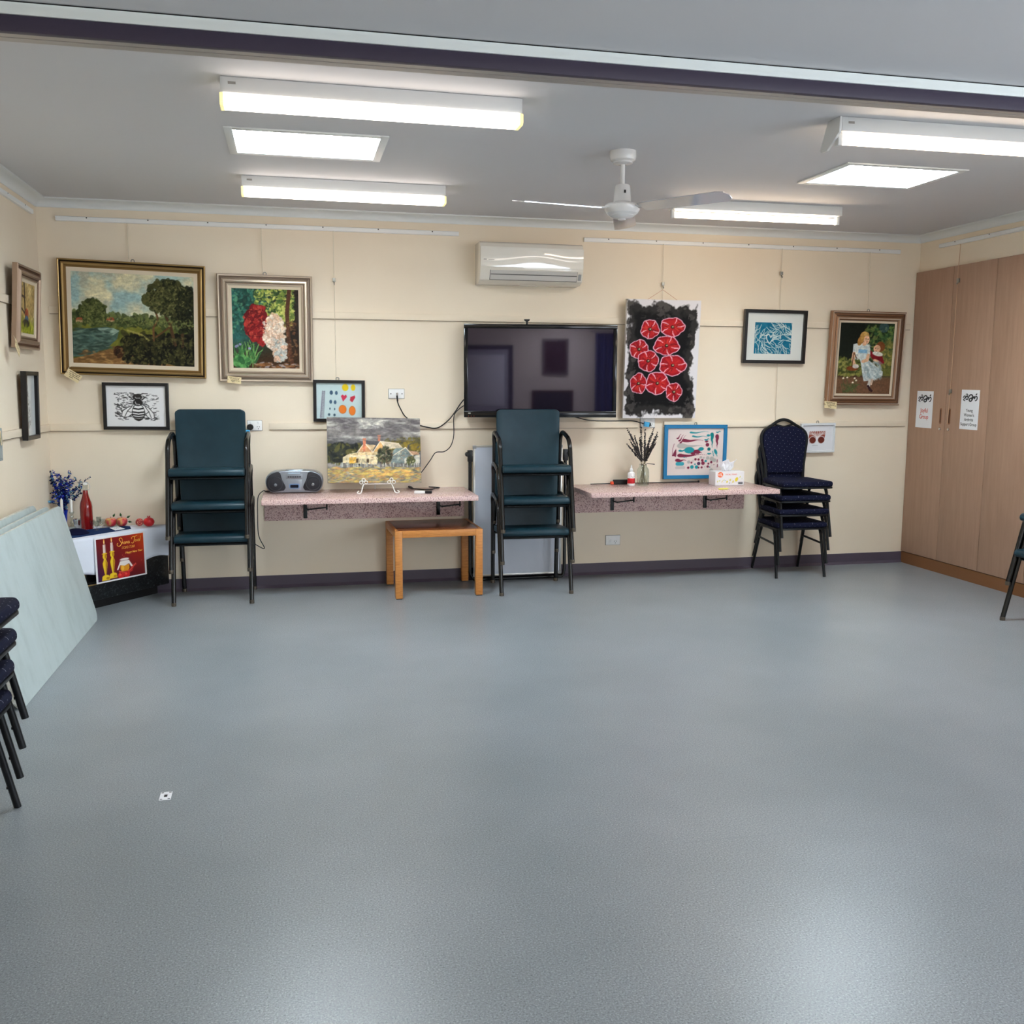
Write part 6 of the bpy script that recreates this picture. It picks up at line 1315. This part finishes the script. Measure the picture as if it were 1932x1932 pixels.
# blue foil sprays
vz = TOPZ; vx, vy = -1.530, 6.915
TINS = mat('blue_foil', (24, 48, 176), 0.25, 0.3); TINL = mat('pale_blue_foil', (120, 176, 204), 0.2, 0.35); TIND = mat('dark_blue_foil', (14, 18, 74), 0.25, 0.3)
t = thing('foil_spray_vase', 'blue vase at the foot of the blue foil sprays', 'vase', (vx, vy, vz+0.003))
b = MB(); b.lathe([(0, 0), (0.012, 0.0), (0.016, 0.004), (0.024, 0.10), (0.029, 0.125), (0.027, 0.125), (0.021, 0.10), (0, 0.01)], n=20, cap=False); b.build('body', mat('blue_glass_vase', (20, 44, 150), 0.12, coat=0.6), t)
sp = thing('foil_spray', 'bunch of blue foil leaf sprays standing in the corner', 'decoration', (vx, vy, vz+0.02))
q = random.Random(33)
tp = [(84, 893), (92, 888), (100, 890), (108, 893), (113, 897), (128, 890), (133, 892), (144, 902), (150, 908), (168, 900), (160, 912), (152, 930), (84, 947), (96, 930), (90, 912), (103, 905), (120, 903), (126, 906), (136, 905), (110, 915), (122, 912), (100, 940), (131, 915), (143, 925), (116, 920), (88, 902)]
for i, (px, py) in enumerate(tp):
    e_ = at(px, py, 1, vy+q.uniform(-.06, .05))-Vector((vx, vy, vz+0.02)); s_ = Vector((q.uniform(-.008, .008), q.uniform(-.008, .008), 0.03)); nk = Vector((q.uniform(-.012, .012), q.uniform(-.01, .01), 0.13))
    side = Vector((q.uniform(-.02, .02), q.uniform(-.02, .02), q.uniform(0, .05)))
    if px == 150: P = smooth([s_, nk, nk+Vector((0.06, 0, 0.05)), nk+Vector((0.115, 0, 0.12)), e_], 7)
    else: P = smooth([s_, nk, nk.lerp(e_, .55)+side, e_], 8)
    P = [Vector((max(p.x, XL+0.02-vx), min(p.y, D-0.02-vy), p.z)) for p in P]
    b = MB(); b.tube(P, 0.0012, 5); st = b.build('wire_stem', TIND, sp)
    b = MB(); n = len(P)
    for k in range(int(n*.28), n):
        for m_ in range(4 if k < n*.75 else 2):
            c_ = P[k]; a = q.uniform(0, 2*PI); el = q.uniform(-.6, .9); d_ = Vector((math.cos(a)*math.cos(el), math.sin(a)*math.cos(el), math.sin(el))); L_ = q.uniform(.011, .024); u_ = d_.orthogonal().normalized(); v_ = d_.cross(u_); tw = q.uniform(0, PI); sd = (u_*math.cos(tw)+v_*math.sin(tw))*L_*.33; up_ = d_.cross(sd.normalized())*L_*.12
            b.add([c_, c_+d_*L_*.5+sd, c_+d_*L_, c_+d_*L_*.5-sd, c_+d_*L_*.5+up_], [(0, 1, 4), (1, 2, 4), (2, 3, 4), (3, 0, 4)], q.choice([0, 0, 0, 1, 2, 2]) if px > 95 and px < 140 else q.choice([0, 1, 1, 2, 2]))
    b.build('foil_leaves', [TINS, TINL, TIND], st, sharp=5)
# cut-out printed fruit standing on the runner
def cutout(name, label, px, py, size, shapes, leaf=None, yaw=18):
    p_ = cloc(px, py, TOPZ+0.003); yy = min(p_.y, D-0.075); xx = at(px, py-3, 1, yy).x
    t = thing(name, label, 'fruit', (xx, yy, TOPZ+0.003), R(yaw))
    return t
APL = mat('pink_red_apple_skin', (196, 50, 60), 0.3, coat=0.3)
an = noise(APL, coords(APL, (1, 1, 0.6)), 26, 3); setcol(APL, ramp(APL, an, [(0.36, (214, 190, 96)), (0.5, (214, 96, 84)), (0.62, (190, 36, 52))]))
LEAF = mat('dark_green_leaf', (44, 88, 40), 0.5)
for (px, py, lab) in ((209, 991, 'yellow and red apple, left of the leafy apple on the runner'), (230, 990, 'red apple with green leaves on the runner')):
    t = cutout('apple', lab, px, py, .05, None)
    b = MB(); b.lathe([(0, 0.006), (0.012, 0.001), (0.024, 0.004), (0.034, 0.016), (0.038, 0.032), (0.035, 0.048), (0.024, 0.058), (0.010, 0.059), (0.0, 0.052)], n=28); b.build('skin', APL, t)
    b = MB(); b.tube([(0, 0, 0.052), (0.002, 0.001, 0.068)], 0.0014, 6); b.build('stem', mat('brown_stem', (84, 60, 36), 0.8), t)
    lv_ = [((0.014, 0, 0.064), 60)] if px == 209 else [((-0.005, 0, 0.066), 100), ((0.03, 0, 0.056), 30), ((0.036, 0, 0.03), -10)]
    for (x, y, z), a in lv_:
        b = MB(); d_ = Vector((math.cos(R(a)), 0, math.sin(R(a)))); n_ = Vector((-d_.z, 0, d_.x)); o_ = Vector((x, y-0.012, z)); b.add([o_, o_+d_*.012+n_*.008, o_+d_*.03, o_+d_*.012-n_*.008, o_+d_*.014+Vector((0, -.003, 0))], [(0, 1, 4), (1, 2, 4), (2, 3, 4), (3, 0, 4)]); b.build('leaf', LEAF, t, solid=0.0006)
POM = mat('red_pomegranate_skin', (204, 26, 32), 0.3, coat=0.3); POI = mat('cut_pomegranate_flesh', (196, 84, 72), 0.5); pn = noise(POI, coords(POI), 110, 2); setcol(POI, ramp(POI, pn, [(0.4, (150, 22, 34)), (0.55, (206, 92, 80)), (0.65, (226, 170, 140))]))
t = cutout('pomegranate', 'whole red pomegranate with a crown at the right end of the corner display', 280, 993, .06, None)
t.location.y = min(t.location.y, 6.90); t.location.x = at(281, 985, 1, t.location.y).x
b = MB(); b.lathe([(0, 0), (0.014, 0.001), (0.028, 0.009), (0.036, 0.024), (0.036, 0.038), (0.028, 0.052), (0.014, 0.060), (0.008, 0.062), (0, 0.062)], n=28); b.build('skin', POM, t)
b = MB()
for k in range(6): a = 2*PI*k/6; b.add([(0.008*math.cos(a-.5), 0.008*math.sin(a-.5), 0.061), (0.008*math.cos(a+.5), 0.008*math.sin(a+.5), 0.061), (0.012*math.cos(a), 0.012*math.sin(a), 0.075)], [(0, 1, 2)])
b.build('crown', POM, t, solid=0.001)
t2 = thing('pomegranate_half', 'cut pomegranate half leaning beside the whole pomegranate', 'fruit', (t.location.x-0.062, t.location.y+0.012, TOPZ+0.003), R(10))
b = MB(); b.lathe([(0, -0.018), (0.016, -0.016), (0.024, -0.004), (0.0265, 0.010), (0, 0.012)], (0, 0.0, 0.027), 24, axis='y'); b.build('skin', POM, t2)
b = MB(); b.lathe([(0, -0.0195), (0.017, -0.0175), (0.0235, -0.0065), (0.0235, -0.004)], (0, 0, 0.027), 24, axis='y', cap=False); b.build('flesh', POI, t2)
p_ = cloc(221, 999, TOPZ+0.002); t = thing('note_card', 'small white card with a dark scribble on the navy runner', 'card', (p_.x, p_.y, TOPZ+0.0032), rzc)
b = MB(); b.prism([(-0.045, -0.035, 0.0), (0.040, -0.030, 0.0), (0.034, 0.030, 0.012), (-0.034, 0.032, 0.012)], (0, 0, 0.001)); b.build('sheet', PAPER, t)
b = MB(); b.tube([(x, y, 0.0078+y*0.2) for x, y in [(-0.020, 0.004), (-0.010, 0.010), (-0.004, -0.004), (0.004, 0.008), (0.012, -0.002), (0.022, 0.002)]], 0.0016, 5); b.build('ink_scribble', mat('blue_black_ink', (40, 50, 80), 0.7), t)

# greeting poster hanging in front of the cloth
ph, pw = 0.298, 0.408
c_ = CS(0.175, 0.0885, 0.326)
t = thing('greeting_poster', 'red Shana Tova poster with candles and honey hanging over the white cloth', 'poster', tuple(c_), 0, None, rot=(R(-1.5), R(0.5), rzc))
cv = Cv(150, 110, (110, 20, 26)); n1 = fbm(150, 110, 3, 91, 1.3)
g_ = (cv.X*0.75+(1-cv.Y)*0.45)
cv.full((0.42-g_)*2.6, (52, 22, 62)); cv.full((g_-0.55)*1.5, (182, 46, 20)); cv.full((g_-0.95)*4, (204, 74, 22)); cv.full(((cv.Y-.62)*2).clip(0, 1)*(cv.X > .4)*.7, (74, 16, 24))
YL, YD = (226, 190, 40), (176, 124, 26)
for x, s_ in ((.16, 1.0), (.315, 1.0)):
    o_ = 0 if x < .2 else -.02
    cv.ell(x, .075+o_, .014, .062, (244, 170, 70)); cv.ell(x, .09+o_, .008, .035, (252, 230, 160)); cv.poly([(x-.026, .14+o_), (x+.026, .14+o_), (x+.028, .345+o_), (x-.028, .345+o_)], (226, 206, 196)); cv.poly([(x+.008, .14+o_), (x+.026, .14+o_), (x+.028, .345+o_), (x+.01, .345+o_)], (190, 160, 152))
    cv.ell(x, .355+o_, .055, .018, YL); cv.ell(x, .42+o_, .042, .07, YL); cv.ell(x+.016, .42+o_, .018, .06, YD); cv.poly([(x-.016, .47+o_), (x+.016, .47+o_), (x+.05, .58+o_), (x+.045, .64+o_), (x+.016, .86+o_), (x-.016, .86+o_), (x-.045, .64+o_), (x-.05, .58+o_)], YL); cv.poly([(x+.012, .5+o_), (x+.046, .58+o_), (x+.042, .64+o_), (x+.014, .86+o_), (x, .86+o_)], YD)
    cv.ell(x, .905+o_, .075, .05, YL); cv.poly([(x-.085, .985+o_), (x-.07, .9+o_), (x+.07, .9+o_), (x+.085, .985+o_)], YL); cv.ell(x+.04, .94+o_, .035, .03, YD)
cv.poly([(.43, .83), (.55, .87), (.66, .84), (.74, .72), (.84, .73), (.76, .78), (.72, .88), (.6, .93), (.46, .93)], (170, 40, 36)); cv.line([(.44, .83), (.56, .88), (.68, .84), (.8, .71)], .02, (204, 80, 66))
cv.poly([(.47, .70), (.66, .70), (.66, .80), (.63, .85), (.5, .85), (.47, .80)], (214, 140, 34)); cv.ell(.52, .77, .03, .06, (232, 176, 60)); cv.poly([(.47, .6), (.66, .6), (.74, .76), (.70, .77), (.66, .68), (.56, .72), (.47, .69), (.42, .8), (.395, .79)], (232, 222, 216)); cv.ell(.565, .565, .10, .03, (228, 216, 210)); cv.ell(.565, .595, .09, .012, (170, 150, 146)); cv.ell(.565, .62, .095, .02, (234, 226, 220))
for x in (.475, .60): cv.ell(x, .935, .065, .075, (196, 34, 34)); cv.ell(x-.015, .915, .025, .03, (224, 74, 62)); cv.ell(x+.005, .885, .012, .012, (90, 16, 18))
for x, y in ((.56, .50), (.53, .46), (.93, .66)): cv.ell(x, y, .008, .01, (190, 80, 70))
B_ = Cv(162, 119, (232, 230, 232)); B_.a[5:-4, 6:-6] = cv.a
ps = art(B_, 'sheet', pw, ph, t, 0.0, GLOSSPRINT, 0.0012, (226, 226, 228))
# flourished lettering drawn as strokes
def script(P, r): return [(x, -0.0008, z) for x, z in P]
LT = MB()
def st(P, r=0.0016):
    LT.tube(smooth([(x, -0.0006, z) for x, z in P], 6), r, 6)
X0, Z0, S = -0.022, 0.088, 0.030
st([(X0+S*1.25, Z0+S*.95), (X0+S*.9, Z0+S*1.25), (X0+S*.45, Z0+S*1.0), (X0+S*.75, Z0+S*.45), (X0+S*1.0, Z0+S*.0), (X0+S*.55, Z0-S*.5), (X0-S*.05, Z0-S*.4), (X0-S*.15, Z0+S*.0), (X0+S*.1, Z0+S*.2)], 0.0020)
def letters(s0, zz, sc_, word):
    x = s0
    for ch in word:
        if ch == 'h': st([(x, zz), (x+.18*sc_, zz+1.05*sc_)], .0014); st([(x+.02*sc_, zz+.1*sc_), (x+.3*sc_, zz+.5*sc_), (x+.34*sc_, zz+.1*sc_), (x+.46*sc_, zz+.02*sc_)], .0013); x += .55*sc_
        elif ch == 'a': st([(x+.4*sc_, zz+.45*sc_), (x+.12*sc_, zz+.45*sc_), (x, zz+.1*sc_), (x+.2*sc_, zz), (x+.4*sc_, zz+.4*sc_), (x+.4*sc_, zz+.03*sc_), (x+.52*sc_, zz+.06*sc_)], .0013); x += .56*sc_
        elif ch == 'n': st([(x, zz), (x+.08*sc_, zz+.45*sc_)], .0013); st([(x+.05*sc_, zz+.2*sc_), (x+.3*sc_, zz+.48*sc_), (x+.34*sc_, zz+.08*sc_), (x+.46*sc_, zz+.03*sc_)], .0013); x += .52*sc_
        elif ch == 'o': st([(x+.2*sc_, zz+.46*sc_), (x+.02*sc_, zz+.2*sc_), (x+.16*sc_, zz), (x+.36*sc_, zz+.26*sc_), (x+.2*sc_, zz+.46*sc_)], .0013); x += .46*sc_
        elif ch == 'v': st([(x, zz+.46*sc_), (x+.14*sc_, zz+.02*sc_), (x+.38*sc_, zz+.46*sc_)], .0013); x += .42*sc_
        elif ch == '!': st([(x, zz+.2*sc_), (x+.2*sc_, zz+1.15*sc_)], .0015); st([(x-.04*sc_, zz), (x-.02*sc_, zz+.05*sc_)], .0016); x += .3*sc_
    return x
xe_ = letters(X0+S*1.12, Z0-S*.18, 0.030, 'hana')
X1 = xe_+0.016
st([(X1+S*.05, Z0+S*.62), (X1-S*.05, Z0+S*.9), (X1+S*.3, Z0+S*1.1), (X1+S*.9, Z0+S*1.08), (X1+S*1.5, Z0+S*1.28)], 0.0018); st([(X1+S*.85, Z0+S*1.06), (X1+S*.68, Z0+S*.35), (X1+S*.42, Z0-S*.22), (X1+S*.08, Z0-S*.30), (X1-S*.10, Z0-S*.12)], 0.0020)
letters(X1+S*.88, Z0-S*.05, 0.029, 'ova!')
LT.build('script_lettering', GOLDINK, ps)
text_part('\u05d4\u05d1\u05d5\u05d8 \u05d4\u05e0\u05e9', 'hebrew_lettering', GOLDINK, ps, 0.026, (0.062, -0.0005, 0.058), depth=0.0003)
text_part('Happy New Year', 'greeting_lettering', GOLDINK, ps, 0.0198, (0.104, -0.0005, 0.022), shear=0.35, depth=0.0003, bold=0.0003)

# ================================================================ CAMERA, LIGHT, VIEW
cd = bpy.data.cameras.new('camera'); co = bpy.data.objects.new('camera', cd); COL.objects.link(co)
cd.sensor_fit = 'HORIZONTAL'; cd.sensor_width = 36.0; cd.lens = 36.0*F_PX/1932; cd.clip_start = 0.05
M = Matrix((RT, UP, -FW)).transposed().to_4x4(); M.translation = (0, 0, CAMH); co.matrix_world = M
SC.camera = co
w = bpy.data.worlds.new('sky'); w.use_nodes = True; SC.world = w
w.node_tree.nodes['Background'].inputs['Color'].default_value = (0.80, 0.89, 1.0, 1); w.node_tree.nodes['Background'].inputs['Strength'].default_value = 8.0
vs = SC.view_settings; vs.view_transform = 'Standard'; vs.look = 'None'; vs.gamma = 1.0; vs.use_curve_mapping = False; vs.exposure = 0.48
